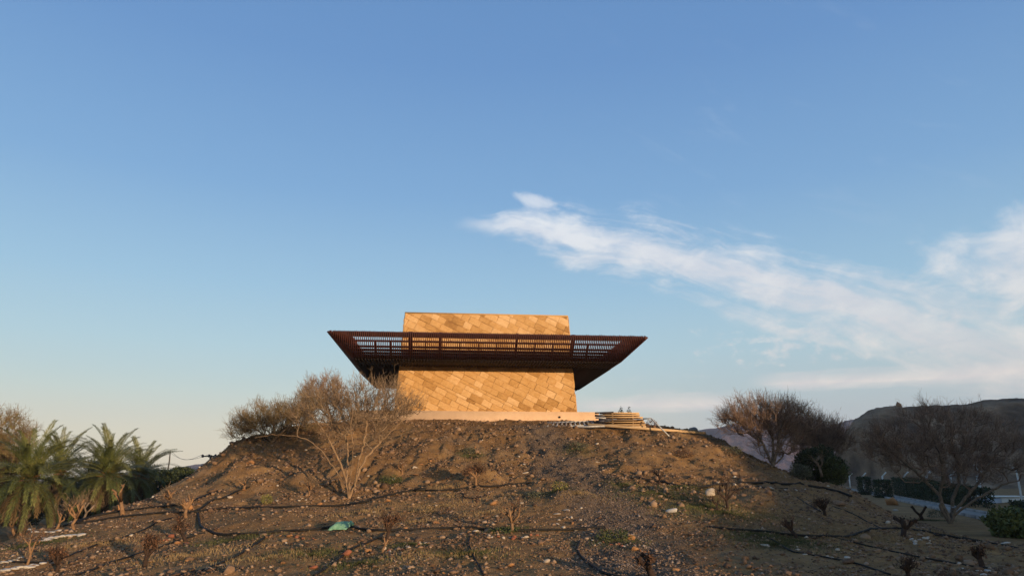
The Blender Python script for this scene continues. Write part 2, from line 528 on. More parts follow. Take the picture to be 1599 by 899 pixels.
M_BAG = simple('green_plastic_bag', [(0.3, (0.10, 0.24, 0.15)), (0.7, (0.22, 0.40, 0.27))], 14, 0.4, bmp=0.6, dist=0.02)
M_CONCRETE = simple('pale_concrete', [(0.3, (0.17, 0.16, 0.145)), (0.7, (0.25, 0.235, 0.215))], 1.2, 0.9, bmp=0.2)
M_KERB = simple('kerb_concrete', [(0.3, (0.19, 0.175, 0.16)), (0.7, (0.28, 0.26, 0.24))], 3, 0.9, bmp=0.2, objrand=0.3)
M_WHITEPOST = simple('white_concrete_post', [(0.3, (0.50, 0.50, 0.49)), (0.7, (0.66, 0.66, 0.64))], 6, 0.85, bmp=0.2)
M_WIRE = simple('fence_wire', [(0.3, (0.10, 0.10, 0.10)), (0.7, (0.18, 0.18, 0.18))], 9, 0.6, bmp=0)
M_CREAMWALL = simple('cream_site_cabin', [(0.3, (0.70, 0.65, 0.57)), (0.7, (0.80, 0.75, 0.67))], 2, 0.7, bmp=0.1)
M_BLUEGREY = simple('blue_grey_tone', [(0.3, (0.42, 0.48, 0.58)), (0.7, (0.50, 0.56, 0.66))], 2, 0.7, bmp=0.1)  # end wall shade put into the colour, against the cabin's lit cream front
M_WINDOW = simple('dark_window', [(0.3, (0.02, 0.025, 0.03)), (0.7, (0.04, 0.045, 0.05))], 2, 0.2, bmp=0)
M_POLE = simple('weathered_pole', [(0.3, (0.05, 0.045, 0.045)), (0.7, (0.10, 0.09, 0.085))], 6, 0.8, bmp=0.2)
M_PINNACLE = simple('orange_pinnacle_rock', [(0.2, (0.24, 0.12, 0.06)), (0.8, (0.42, 0.24, 0.13))], 0.8, 0.95, bmp=0.8, dist=0.3)
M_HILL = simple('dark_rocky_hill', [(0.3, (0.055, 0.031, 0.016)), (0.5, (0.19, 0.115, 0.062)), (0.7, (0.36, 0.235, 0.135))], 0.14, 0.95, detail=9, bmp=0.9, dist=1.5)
M_MOUNT = simple('distant_mountain', [(0.40, (0.02, 0.022, 0.042)), (0.5, (0.06, 0.05, 0.072)), (0.60, (0.17, 0.11, 0.11))], 0.03, 0.95, detail=9, bmp=1.0, dist=14, stretch=(1, 1, 0.45))  # blue of distance and pink evening light mixed into the rock colours

# ------------------------------------------------------------------ ground
CTRL = []
for px, py, Y in [
    # foreground
    (-150, 899, 12.6), (0, 899, 12.2), (200, 899, 11.6), (400, 899, 11.2), (800, 899, 11), (1200, 899, 11), (1500, 899, 11.4), (1750, 899, 12.2),
    (200, 850, 15), (100, 868, 13.8), (300, 860, 14), (600, 830, 15), (800, 830, 15), (1000, 830, 15), (1250, 840, 14.8), (1400, 845, 15), (1350, 870, 13.3), (1520, 850, 15.3), (450, 835, 15),
    # slope of the mound
    (380, 762, 21.4), (480, 772, 20), (430, 720, 24), (330, 745, 23.6), (420, 800, 17.6), (300, 800, 18.6), (543, 775, 19.7), (640, 760, 20.4),
    (743, 755, 20.9), (800, 720, 23), (700, 690, 24.6), (640, 676, 25.6), (560, 690, 25.2), (520, 715, 23.6), (800, 790, 17.6), (950, 770, 18.7), (900, 700, 24.3),
    (1000, 740, 21.4), (1050, 700, 24.6), (950, 680, 25.5), (1100, 730, 22.8), (1100, 770, 19), (1200, 765, 20.5), (1160, 735, 23), (1250, 800, 17.5), (1400, 812, 18.5),
    # top
    (700, 658, 27.8), (800, 658, 27.8), (900, 658, 27.8), (640, 658, 27.9),
    # its outline left and right
    (270, 757, 24), (300, 741, 25), (350, 705, 26), (400, 684, 26.6), (450, 670, 27), (520, 662, 27.5),
    (1000, 668, 27), (1050, 671, 27.2), (1100, 676, 27.4), (1130, 690, 27.2), (1170, 711, 27), (1210, 733, 26.6), (1250, 749, 25.4), (1310, 761, 24.2), (1400, 789, 22), (1470, 812, 20), (1540, 824, 18),
    (210, 787, 22), (150, 805, 20), (100, 820, 18.5), (50, 836, 17.3), (0, 850, 16.3), (-100, 876, 15)]:
    CTRL.append(at(px, py, Y))
CTRL += [np.array(p, float) for p in [
    (-1.4, 33, 3.68), (-7, 31, 3.62), (4.6, 31, 3.66), (-7, 37, 3.5), (4.2, 37, 3.5), (-14, 30, 0.6), (-15, 40, -0.9), (11.5, 33, 0.9), (9.5, 40, 0.4), (-1, 46, 0.2),
    (-20, 31, -1.3), (-26, 45, -1.5), (-13.8, 20.5, -0.5), (-16.5, 25, -1.2), (-14, 26, -0.7), (-20, 22, -1.3), (19, 31, 0), (22, 27, 0.0), (26, 45, 0), (15, 33, 0.15), (36, 70, 0), (20, 55, 0), (31.5, 46, -1.7), (36, 52, -2.4), (44, 60, -2.5), (50, 50, -2.6), (31, 38, -1.6), (42, 42, -2.4),
    (0, 60, -0.3), (-30, 60, -1.5), (0, 0, 0), (0, 5, 0.05), (-10, 2, -0.3), (12, 2, 0.2), (-22, 10, -0.8), (24, 12, 0.3), (20, 20, 0.15), (0, -10, 0), (-20, -10, -0.4), (20, -10, 0.2)]]
CTRL = np.array(CTRL)


def _u(r2):
    return 0.5 * r2 * np.log(r2 + 1e-12)


_n = len(CTRL)
_d2 = ((CTRL[:, None, :2] - CTRL[None, :, :2]) ** 2).sum(-1)
_A = np.zeros((_n + 3, _n + 3))
_A[:_n, :_n] = _u(_d2) + np.eye(_n) * 0.12
_A[:_n, _n] = 1; _A[:_n, _n + 1:] = CTRL[:, :2]
_A[_n, :_n] = 1; _A[_n + 1:, :_n] = CTRL[:, :2].T
_W = np.linalg.solve(_A, np.concatenate([CTRL[:, 2], np.zeros(3)]))

ROAD_A, ROAD_B = np.array([14.5, 18.5]), np.array([58.0, 131.0])
TRACK = np.array([at(838, 668, 26.5)[:2], at(868, 700, 24.2)[:2], at(900, 745, 21)[:2], at(935, 790, 17.6)[:2], at(975, 840, 14.4)[:2], at(1010, 899, 11)[:2], np.array([2.0, 6.0])])


def seg_dist(x, y, a, b):
    t = np.clip(((x - a[0]) * (b[0] - a[0]) + (y - a[1]) * (b[1] - a[1])) / ((b - a) ** 2).sum(), 0, 1)
    return np.hypot(x - a[0] - t * (b[0] - a[0]), y - a[1] - t * (b[1] - a[1]))


def track_mask(x, y):
    d = np.min([seg_dist(x, y, TRACK[i], TRACK[i + 1]) for i in range(len(TRACK) - 1)], axis=0)
    return 1 - sstep(d + 1.3 * fbm(x * 0.9, y * 0.9, 3), 0.5, 1.35)


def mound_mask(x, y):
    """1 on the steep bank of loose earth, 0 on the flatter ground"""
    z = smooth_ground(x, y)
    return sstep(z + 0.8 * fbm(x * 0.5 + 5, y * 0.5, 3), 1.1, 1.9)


def smooth_ground(x, y):
    x = np.asarray(x, float); y = np.asarray(y, float)
    sh = x.shape
    xf, yf = x.ravel(), y.ravel()
    out = np.full(len(xf), 0.0)
    near = (np.abs(xf) < 62) & (yf > -32) & (yf < 92)
    if near.any():
        xn, yn = xf[near], yf[near]
        r = np.zeros(len(xn))
        for s in range(0, len(xn), 40000):
            e = slice(s, s + 40000)
            d2 = (xn[e, None] - CTRL[None, :, 0]) ** 2 + (yn[e, None] - CTRL[None, :, 1]) ** 2
            r[e] = _u(d2) @ _W[:_n] + _W[_n] + xn[e] * _W[_n + 1] + yn[e] * _W[_n + 2]
        out[near] = r
    plain = -1.5 * sstep(-xf, -8, 14)
    w = sstep(np.hypot((xf - 0) / 1.0, (yf - 24) / 1.15), 30, 44)
    out = out * (1 - w) + plain * w
    return out.reshape(sh)


def H(x, y):
    x = np.asarray(x, float); y = np.asarray(y, float)
    z = smooth_ground(x, y)
    rd = seg_dist(x, y, ROAD_A, ROAD_B)
    rw = 1 - sstep(rd, 2.6, 5.5)
    z = z * (1 - rw) + 0.0 * rw
    steep = sstep(z, 0.8, 1.8) * (1 - sstep(z, 3.2, 3.6))
    rough = (1 - rw) * (1 - 0.75 * sstep(np.hypot(x, y - 20), 40, 80))
    z = z + rough * (0.16 * fbm(x * 0.7, y * 0.7, 3) + (0.10 + 0.16 * steep) * fbm(x * 2.3 + 3, y * 2.3, 3) + (0.055 + 0.075 * steep) * fbm(x * 8.1, y * 8.1 + 7, 3, 0.7))
    # rills worn down the bank, and a few humps of tipped earth
    an, rd_ = np.arctan2(x + 1.0, 33.0 - y), np.hypot(x + 1.0, y - 33.0)
    rill = np.abs(fbm(an * 17.0 + 0.6 * fbm(x * 0.8, y * 0.8, 2), rd_ * 0.22, 3, 0.6))
    z = z - rough * steep * 0.13 * sstep(fbm(x * 0.45 + 31, y * 0.45, 3), -0.12, 0.22) * np.maximum(0, 0.11 - rill) / 0.11
    for hx, hy, hr, hh in HUMPS:
        k = (np.abs(x - hx) < 2 * hr) & (np.abs(y - hy) < 2.2 * hr)
        if not k.any(): continue
        xs_, ys_ = x[k], y[k]
        d = np.hypot(xs_ - hx, (ys_ - hy) * 0.9) / hr
        z = np.array(z)
        z[k] += hh * np.exp(-d * d * 2.2) * (1 + 0.6 * fbm(xs_ * 2.5, ys_ * 2.5, 3))
    return z


HUMPS = [(1.35, 17.9, 1.1, 0.26), (-1.0, 20.9, 0.9, 0.26), (-4.6, 22.8, 1.3, 0.3), (-8.3, 22.4, 1.4, 0.3), (-2.6, 23.6, 1.0, 0.25), (4.2, 23.4, 1.2, 0.22), (-9.5, 25.4, 1.0, 0.3), (6.6, 24.8, 1.0, 0.2), (-6.2, 25.9, 0.9, 0.3)]
_h = np.random.default_rng(77)
HUMPS += [(_h.uniform(-9.5, 6.5), _h.uniform(18, 27), _h.uniform(0.35, 0.75), _h.uniform(-0.16, 0.2)) for _ in range(46)]


def G(px, py, y0=8.0, y1=75.0):
    """the place on the ground seen at a pixel of the photo"""
    d = ray(px, py)
    Y = np.linspace(y0, y1, 900)
    zz = EYE + d[2] * Y
    g = H(d[0] * Y, Y)
    k = np.argmax(zz < g)
    if not (zz < g).any():
        k = len(Y) - 1
    lo, hi = Y[max(k - 1, 0)], Y[k]
    Y2 = np.linspace(lo, hi, 12)
    k2 = np.argmax(EYE + d[2] * Y2 < H(d[0] * Y2, Y2))
    Yb = Y2[k2]
    return np.array([d[0] * Yb, Yb, float(H(d[0] * Yb, Yb))])


def grow_axis(a, b, step, lo, hi, f=1.13):
    c = list(np.arange(a, b + step / 2, step))
    s, v = step, c[-1]
    while v < hi:
        s *= f
        v += s
        c.append(min(v, hi))
    s, v = step, c[0]
    while v > lo:
        s *= f
        v -= s
        c.insert(0, max(v, lo))
    return np.array(c)


gx = grow_axis(-15.5, 16.5, 0.085, -1400, 1400)
gy = grow_axis(9.5, 29.0, 0.075, -300, 1400, 1.11)
GX, GY = np.meshgrid(gx, gy)
GZ = H(GX, GY)
nx, ny = len(gx), len(gy)
idx = np.arange(nx * ny).reshape(ny, nx)
GF = np.stack([idx[:-1, :-1], idx[:-1, 1:], idx[1:, 1:], idx[1:, :-1]], -1).reshape(-1, 4)


def ground_material():
    mt, T, b = principled('stony_earth')
    tc = T.n('ShaderNodeTexCoord')
    v = tc.outputs['Object']
    zone = T.n('ShaderNodeAttribute', attribute_name='zone').outputs['Color']
    sp = T.n('ShaderNodeSeparateColor')
    T.put(sp.inputs[0], zone)
    trk, bank, green = sp.outputs
    big = T.noise(v, 0.55, 5, 0.6)
    mid = T.noise(v, 3.2, 6, 0.65)
    fine = T.noise(v, 26.0, 5, 0.7)
    peb = T.voro(v, 34.0)
    pebc = T.voro(v, 34.0, out='Color')
    sepc = T.n('ShaderNodeSeparateColor')
    T.put(sepc.inputs[0], pebc)
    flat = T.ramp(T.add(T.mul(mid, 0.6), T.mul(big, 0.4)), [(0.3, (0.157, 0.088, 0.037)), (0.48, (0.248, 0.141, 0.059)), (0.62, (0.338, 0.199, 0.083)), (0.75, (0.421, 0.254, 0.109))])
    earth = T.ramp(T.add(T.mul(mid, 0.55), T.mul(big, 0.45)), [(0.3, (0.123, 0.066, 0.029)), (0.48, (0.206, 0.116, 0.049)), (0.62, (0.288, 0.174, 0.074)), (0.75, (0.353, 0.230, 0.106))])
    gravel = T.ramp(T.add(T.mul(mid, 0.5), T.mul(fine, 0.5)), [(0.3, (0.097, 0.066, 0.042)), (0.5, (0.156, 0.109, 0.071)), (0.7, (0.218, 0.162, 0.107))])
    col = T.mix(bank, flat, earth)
    col = T.mix(T.mul(trk, 0.9), col, gravel)
    col = T.mix(T.mul(green, T.ss(fine, 0.35, 0.65)), col, (0.075, 0.078, 0.034))
    patch = T.noise(v, 0.9, 5, 0.62, 0.6)
    col = T.mix(T.ss(patch, 0.52, 0.66, 0.0, 0.65), col, T.mix(0.5, col, (0.12, 0.085, 0.06)))
    col = T.mix(T.ss(patch, 0.46, 0.34, 0.0, 0.5), col, (0.28, 0.185, 0.105))
    # single pebbles and dark crumbs
    col = T.mix(T.mul(T.ss(peb, 0.30, 0.18), T.ss(sepc.outputs[0], 0.60, 0.75)), col, T.mix(sepc.outputs[1], (0.36, 0.27, 0.19), (0.20, 0.13, 0.085)))
    col = T.mix(T.ss(fine, 0.46, 0.30, 0.0, 0.6), col, (0.055, 0.034, 0.022))
    T.put(b.inputs['Base Color'], col)
    b.inputs['Roughness'].default_value = 0.95
    b.inputs['Specular IOR Level'].default_value = 0.1
    h = T.add(T.mul(fine, 0.8), T.add(T.mul(T.ss(peb, 0.4, 0.05), 0.5), T.mul(mid, 0.8)))
    bump(T, b, h, 0.75, 0.045)
    return mt


GREEN_SPOTS = [(735, 712, 0.7), (900, 702, 0.7), (612, 755, 0.6), (1030, 772, 1.5), (975, 757, 0.8), (1100, 790, 1.6), (1240, 845, 1.0), (1180, 835, 0.9), (485, 868, 0.9), (960, 845, 0.7),
               (790, 827, 0.6), (365, 845, 0.9), (730, 865, 0.8), (560, 880, 0.7), (1130, 800, 1.3), (640, 850, 0.5), (1450, 812, 0.8), (1210, 850, 0.8), (60, 850, 0.9), (1060, 760, 1.0), (870, 765, 0.6)]
GREEN_W = [(G(px, py), r) for px, py, r in GREEN_SPOTS]
zone = np.zeros((nx * ny, 4), dtype=np.float32)
fx, fy = GX.ravel(), GY.ravel()
zone[:, 0] = track_mask(fx, fy)
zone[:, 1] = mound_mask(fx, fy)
gm = np.zeros(len(fx))
for p, r in GREEN_W:
    dd = np.hypot(fx - p[0], (fy - p[1]) * 0.8)
    gm = np.maximum(gm, 1 - sstep(dd + 0.9 * r * fbm(fx * 1.6, fy * 1.6, 3), 0.1 * r, 1.0 * r))
zone[:, 2] = gm
zone[:, 3] = 1
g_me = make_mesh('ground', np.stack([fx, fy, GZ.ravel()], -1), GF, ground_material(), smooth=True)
ca = g_me.color_attributes.new('zone', 'FLOAT_COLOR', 'POINT')
ca.data.foreach_set('color', zone.ravel())
ground = tag(link('ground', g_me), 'bare brown stony earth rising to a mound', kind='structure')

# ------------------------------------------------------------------ the stone pavilion
YAW = R(5.3)
PC = np.array([-1.374, 32.71, 0.0])
Z0, Z1, W0, W1 = 4.195, 8.294, 3.71, 3.467
pav = thing('stone_pavilion', 'tall sandstone block with a dark louvred canopy on top of the mound', 'building', tuple(PC), rotz=YAW)


def lpart(name, V, F, mat, root, smooth=False, kind=None, midx=None):
    """a part whose points are already in its thing's own axes"""
    o = link(name, make_mesh(name, V, F, mat, smooth, midx), root)
    if kind: o['kind'] = kind
    return o


def wl(z):
    return W0 + (W1 - W0) * (z - Z0) / (Z1 - Z0)


CI = 0.05
coreV = []
for z in (Z0 - 0.05, Z1 - 0.02):
    w = wl(z) - CI
    coreV += [(-w, -w, z), (w, -w, z), (w, w, z), (-w, w, z)]
wall = lpart('tower_wall', coreV, BOX_F, M_MORTAR, pav)
V, F = box(-5.45, 4.62, -W0 - 0.09, W0 + 0.6, 3.15, Z0)
plinth = lpart('plinth', V, F, M_PLASTER, pav)
P = np.array([[[2.98, -W0 - 0.06, 3.98], [2.98, -W0 - 0.13, 3.98]]])
V, F = tubes(P, np.full((1, 2), 0.045), 6, cap=True)
lpart('drain_pipe', V, F, M_HOLE, plinth)
wt = W1 + 0.012
cop = []
for a in ((-wt, wt, -wt, -wt + 0.3), (-wt, wt, wt - 0.3, wt), (-wt, -wt + 0.3, -wt + 0.302, wt - 0.302), (wt - 0.3, wt, -wt + 0.302, wt - 0.302)):
    cop.append(box(a[0], a[1], a[2], a[3], Z1 - 0.018, Z1 + 0.03))
V, F = join(*cop)
lpart('coping', V, F, M_MORTAR, wall)


def clip(poly, n, c):
    """keep the side where n.p <= c"""
    out = []
    for i in range(len(poly)):
        p, q = poly[i], poly[(i + 1) % len(poly)]
        dp, dq = n @ p - c, n @ q - c
        if dp <= 0: out.append(p)
        if (dp < 0 < dq) or (dq < 0 < dp):
            out.append(p + (q - p) * (dp / (dp - dq)))
    return out


def inset(poly, d):
    poly = np.array(poly)
    for i in range(len(poly)):
        pass
    res = [p for p in poly]
    src = poly
    for i in range(len(src)):
        e = src[(i + 1) % len(src)] - src[i]
        L = np.linalg.norm(e)
        if L < 1e-6: continue
        n = np.array([e[1], -e[0]]) / L
        res = clip(res, n, n @ src[i] - d)
        if len(res) < 3: return None
    return np.array(res)


def face_stones(rng, sl):
    """slanting courses of stones that fill one battered face; polygons in (across, up the slope)"""
    frame = np.array([[-W0, 0], [W0, 0], [W1, sl], [-W1, sl]])
    edges = []
    for i in range(4):
        e = frame[(i + 1) % 4] - frame[i]
        n = np.array([e[1], -e[0]]) / np.linalg.norm(e)
        edges.append((n, n @ frame[i]))
    a = R(-26)
    ux, uy = np.array([math.cos(a), math.sin(a)]), np.array([-math.sin(a), math.cos(a)])
    polys = []
    v = -4.5
    while v < 7.5:
        h = rng.choice([0.13, 0.19, 0.23, 0.26, 0.29], p=[0.12, 0.22, 0.28, 0.24, 0.14])
        s = -7 + rng.random() * 0.5
        while s < 7:
            L = rng.uniform(0.30, 0.56)
            q = [s * ux + v * uy, (s + L) * ux + v * uy, (s + L) * ux + (v + h) * uy, s * ux + (v + h) * uy]
            for n, c in edges:
                q = clip(q, n, c)
                if len(q) < 3: break
            if len(q) >= 3:
                q2 = inset(q, 0.0016)
                if q2 is not None and len(q2) >= 3:
                    ar = 0.5 * abs(sum(q2[i][0] * q2[(i + 1) % len(q2)][1] - q2[(i + 1) % len(q2)][0] * q2[i][1] for i in range(len(q2))))
                    if ar > 0.0012: polys.append(q2)
            s += L
        v += h
    return polys


def stone_mesh(q, depth, rng):
    """one block: a prism with chamfered front arrises and a slightly uneven face; (across, out, up the slope)"""
    k = len(q)
    q = q + rng.uniform(-0.004, 0.004, q.shape)
    c = inset(q, 0.010)
    if c is None or len(c) != k:
        c = q.mean(0) + (q - q.mean(0)) * 0.88
    V = [(p[0], CI, p[1]) for p in q] + [(p[0], -depth + 0.010, p[1]) for p in q]
    V += [(p[0], -depth + rng.uniform(-0.004, 0.004), p[1]) for p in c]
    m = q.mean(0)
    V.append((m[0], -depth - rng.uniform(0.0, 0.012), m[1]))
    F = []
    for i in range(k):
        j = (i + 1) % k
        F += [[i, j, k + j, k + i], [k + i, k + j, 2 * k + j, 2 * k + i], [2 * k + i, 2 * k + j, 3 * k]]
    return V, F


SL = math.hypot(Z1 - Z0, W0 - W1) - 0.02
bat = math.atan2(W0 - W1, Z1 - Z0)
rs = np.random.default_rng(21)
polys = face_stones(rs, SL)
order = sorted(range(len(polys)), key=lambda i: -np.ptp(polys[i], axis=0).prod())
rest = []


def slope_to_local(V):
    V = np.array(V, float)
    x, o, u = V[:, 0], V[:, 1], V[:, 2]
    return np.stack([x, -W0 + u * math.sin(bat) + o * math.cos(bat), Z0 + u * math.cos(bat) + o * math.sin(bat)], -1)


for r_, i in enumerate(order):
    V, F = stone_mesh(polys[i], rs.uniform(0.0, 0.034), rs)
    if r_ < 300:
        ctr = np.mean(V, 0)
        me = make_mesh('stone', np.array(slope_to_local(V)), F, M_STONE)
        o = link('stone', me, wall)
    else:
        rest.append((slope_to_local(V), F))
for turn in (1, 2, 3):
    ca_, sa_ = math.cos(turn * math.pi / 2), math.sin(turn * math.pi / 2)
    for q in face_stones(rs, SL):
        V, F = stone_mesh(q, rs.uniform(0.0, 0.034), rs)
        V = slope_to_local(V)
        rest.append((np.stack([V[:, 0] * ca_ - V[:, 1] * sa_, V[:, 0] * sa_ + V[:, 1] * ca_, V[:, 2]], -1), F))
Vr, Fr, n_ = [], [], 0
for V, F in rest:
    Vr += list(V)
    Fr += [[a + n_ for a in f] for f in F]
    n_ += len(V)
lpart('small_stones', Vr, Fr, M_STONE_I, wall, kind='stuff')

# the canopy: four outward leaning louvred screens round the tower, over a flat dark soffit
RIM, ZR = 6.10, 6.90
LOW, ZL = 5.24, 6.10
BACK = 4.2 + (RIM - LOW)                       # the rear rim stands nearer to the tower
LB = 4.2


def ring(front, back, side, z):
    return [np.array([-side, -front, z]), np.array([side, -front, z]), np.array([side, back, z]), np.array([-side, back, z])]


rimc, lowc = ring(RIM, BACK, RIM, ZR), ring(LOW, LB, LOW, ZL)
V, F = join(box(-LOW, LOW, -LOW, -wl(ZL) - 0.01, ZL - 0.05, ZL + 0.012),
            box(-LOW, LOW, wl(ZL) + 0.01, LB, ZL - 0.05, ZL + 0.012),
            box(-LOW, -wl(ZL) - 0.01, -wl(ZL) - 0.008, wl(ZL) + 0.008, ZL - 0.05, ZL + 0.012),
            box(wl(ZL) + 0.01, LOW, -wl(ZL) - 0.008, wl(ZL) + 0.008, ZL - 0.05, ZL + 0.012))
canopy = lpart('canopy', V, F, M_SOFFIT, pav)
sl = []
for s in (-1, 1):
    for x in np.arange(-LOW + 0.06, LOW, 0.12):
        y0, y1 = (-LOW, -wl(ZL) - 0.02) if s < 0 else (wl(ZL) + 0.02, LB)
        sl.append(box(x - 0.02, x + 0.02, y0, y1, ZL - 0.10, ZL - 0.052))
    for y in np.arange(-wl(ZL) + 0.04, wl(ZL), 0.12):
        x0, x1 = (-LOW, -wl(ZL) - 0.02) if s < 0 else (wl(ZL) + 0.02, LOW)
        sl.append(box(x0, x1, y - 0.02, y + 0.02, ZL - 0.10, ZL - 0.052))
V, F = join(*sl)
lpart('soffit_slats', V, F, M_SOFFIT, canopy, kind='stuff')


def sc(side, s, t, out=0.0):
    """a point of a screen: s metres along from its middle, t from the lower edge (0) to the rim (1)"""
    a, b = lowc[side], lowc[(side + 1) % 4]
    A, B = rimc[side], rimc[(side + 1) % 4]
    d = (b - a) / np.linalg.norm(b - a)
    m = ((a + b) / 2) * (1 - t) + ((A + B) / 2) * t
    # (the middle of the two ends leans out only across the screen)
    nrm = np.array([d[1], -d[0], 0])
    nr = (nrm + np.array([0, 0, -1.0])) / math.sqrt(2)
    return m + d * s + nr * out


def half(side, t):
    l = np.linalg.norm(lowc[(side + 1) % 4] - lowc[side]) / 2
    r = np.linalg.norm(rimc[(side + 1) % 4] - rimc[side]) / 2
    return l + (r - l) * t


for side in range(4):
    L1 = half(side, 1.0)
    fins = []
    nf = int(2 * L1 / 0.072)
    for i in range(nf + 1):
        s = -L1 + 2 * L1 * i / nf
        t0 = 0.0
        if abs(s) > half(side, 0):
            t0 = (abs(s) - half(side, 0)) / (half(side, 1) - half(side, 0))
        if t0 > 0.985: continue
        tip = 1.065 + random.uniform(-0.012, 0.012)
        d = lowc[(side + 1) % 4] - lowc[side]
        fins.append(beam(sc(side, s, t0, 0.035), sc(side, s, tip, 0.035), 0.030, 0.075, up=np.cross(d, sc(side, s, 1) - sc(side, s, t0))))
    V, F = join(*fins)
    lpart('fin_screen', V, F, M_STEEL, canopy, kind='stuff')
    upn = sc(side, 0, 0.5, -1) - sc(side, 0, 0.5, 0)
    for t, w in ((0.90, 0.21), (0.635, 0.055), (0.405, 0.07), (0.265, 0.085), (0.14, 0.08), (0.03, 0.08)):
        hh = half(side, t) - 0.03
        V, F = beam(sc(side, -hh, t, -0.055), sc(side, hh, t, -0.055), w, 0.06, up=upn)
        lpart('rail', V, F, M_STEEL, canopy)
    majors = [-3.08, -1.93, 1.03, 3.24] if side == 0 else [-3.1, -1.05, 1.05, 3.1]
    minors = [-4.42, -3.84, -2.50, -1.18, -0.45, 0.26, 1.78, 2.46, 3.85] if side == 0 else [-4.2, -2.4, -1.7, -0.35, 0.35, 1.7, 2.4, 4.2]
    for s in majors:
        if abs(s) > half(side, 0): continue
        V, F = beam(sc(side, s, 0.06, -0.13), sc(side, s, 0.96, -0.13), 0.11, 0.08, up=upn)
        lpart('post', V, F, M_STEEL, canopy)
    for s in minors:
        if abs(s) > half(side, 0): continue
        V, F = beam(sc(side, s, 0.06, -0.118), sc(side, s, 0.60, -0.118), 0.055, 0.05, up=upn)
        lpart('short_post', V, F, M_STEEL, canopy)
    # end boards that close the corners
    a, b = lowc[side] + np.array([0, 0, 0.02]), rimc[side] + np.array([0, 0, 0.02])
    V, F = beam(a, b, 0.07, 0.09)
    lpart('corner_bar', V, F, M_STEEL, canopy)
# dense bands of louvres just inside the left and right screens
for s in (-1, 1):
    lv = []
    for y in np.arange(-RIM + 0.12, LB, 0.11):
        lv.append(box(min(s * 6.0, s * 5.33), max(s * 6.0, s * 5.33), y - 0.014, y + 0.014, ZR - 0.09, ZR + 0.01))
    V, F = join(*lv)
    lpart('side_louvres', V, F, M_STEEL, canopy, kind='stuff')

# ------------------------------------------------------------------ timber stack, rails and bar beside it
def lay(px, py, Y):
    p = at(px, py, Y)
    return p


SY = 26.9
gl = float(H(2.9, SY))
plank_meshes = []
zbase = at(968, 671, SY)[2]
layers = 8
dz = (at(968, 643.5, SY)[2] - zbase) / (layers - 0.5)
row_words = ['lowest', 'second lowest', 'third lowest', 'fourth lowest', 'fourth from top', 'third from top', 'second from top', 'topmost']
for k in range(layers):
    z = zbase + (k + 0.3) * dz
    ppx0 = 938 + random.uniform(-2, 2) + (k in (3, 5)) * 4
    ppx1 = [1009.5, 1008, 1008, 1006, 1005, 1003, 1000, 998][k] + random.uniform(-0.8, 0.8)
    for j in range(3):
        y = SY + 0.02 + j * 0.21 + random.uniform(-0.015, 0.015)
        q0, q1 = at(ppx0 + random.uniform(0, 5) * (j > 0), 660, y), at(ppx1 - random.uniform(0, 5) * (j > 0), 660, y)
        h_ = dz * random.uniform(0.40, 0.52)
        V, F = beam((q0[0], y + random.uniform(-0.03, 0.03), z + random.uniform(-0.008, 0.008)), (q1[0], y + random.uniform(-0.03, 0.03), z + random.uniform(-0.008, 0.008)), random.uniform(0.12, 0.18), h_)
        c = V.mean(0)
        lab = [f'{row_words[k]} pale plank at the front of the timber stack', f'plank in the middle of the timber stack behind the {row_words[k]} front plank', f'plank at the back of the timber stack behind the {row_words[k]} front plank'][j]
        single('plank', V, F, M_WOOD if (k + j) % 4 else M_WOOD_OLD, lab, 'plank', tuple(c), 'planks of the timber stack')
    if k < layers - 1:
        for fx_ in (0.2, 0.75):
            xx = at(945, 660, SY)[0] * (1 - fx_) + at(1003, 660, SY)[0] * fx_
            V, F = box(xx - 0.03, xx + 0.03, SY - 0.02, SY + 0.85, z + dz * 0.37, z + dz * 0.66)
            single('spacer', V, F, M_WOOD_OLD, f'thin {"left" if fx_ < 0.5 else "right"} hand spacer on top of the {row_words[k]} layer of the timber stack', 'spacer', tuple(V.mean(0)), 'spacers in the timber stack')
p, q = G(918, 670.0) + [0, 0, 0.04], G(1102, 683) + [0, 0, 0.05]
tt = np.linspace(0, 1, 60)[:, None]
ln = p + (q - p) * tt
lift = max(0.0, float((H(ln[:, 0], ln[:, 1]) - ln[:, 2]).max())) + 0.03
p[2] += lift; q[2] += lift * 0.9
V, F = beam(p, q, 0.10, 0.085)
single('long_board', V, F, M_WOOD, 'single long pale board lying in front of the timber stack', 'board', tuple(V.mean(0)))
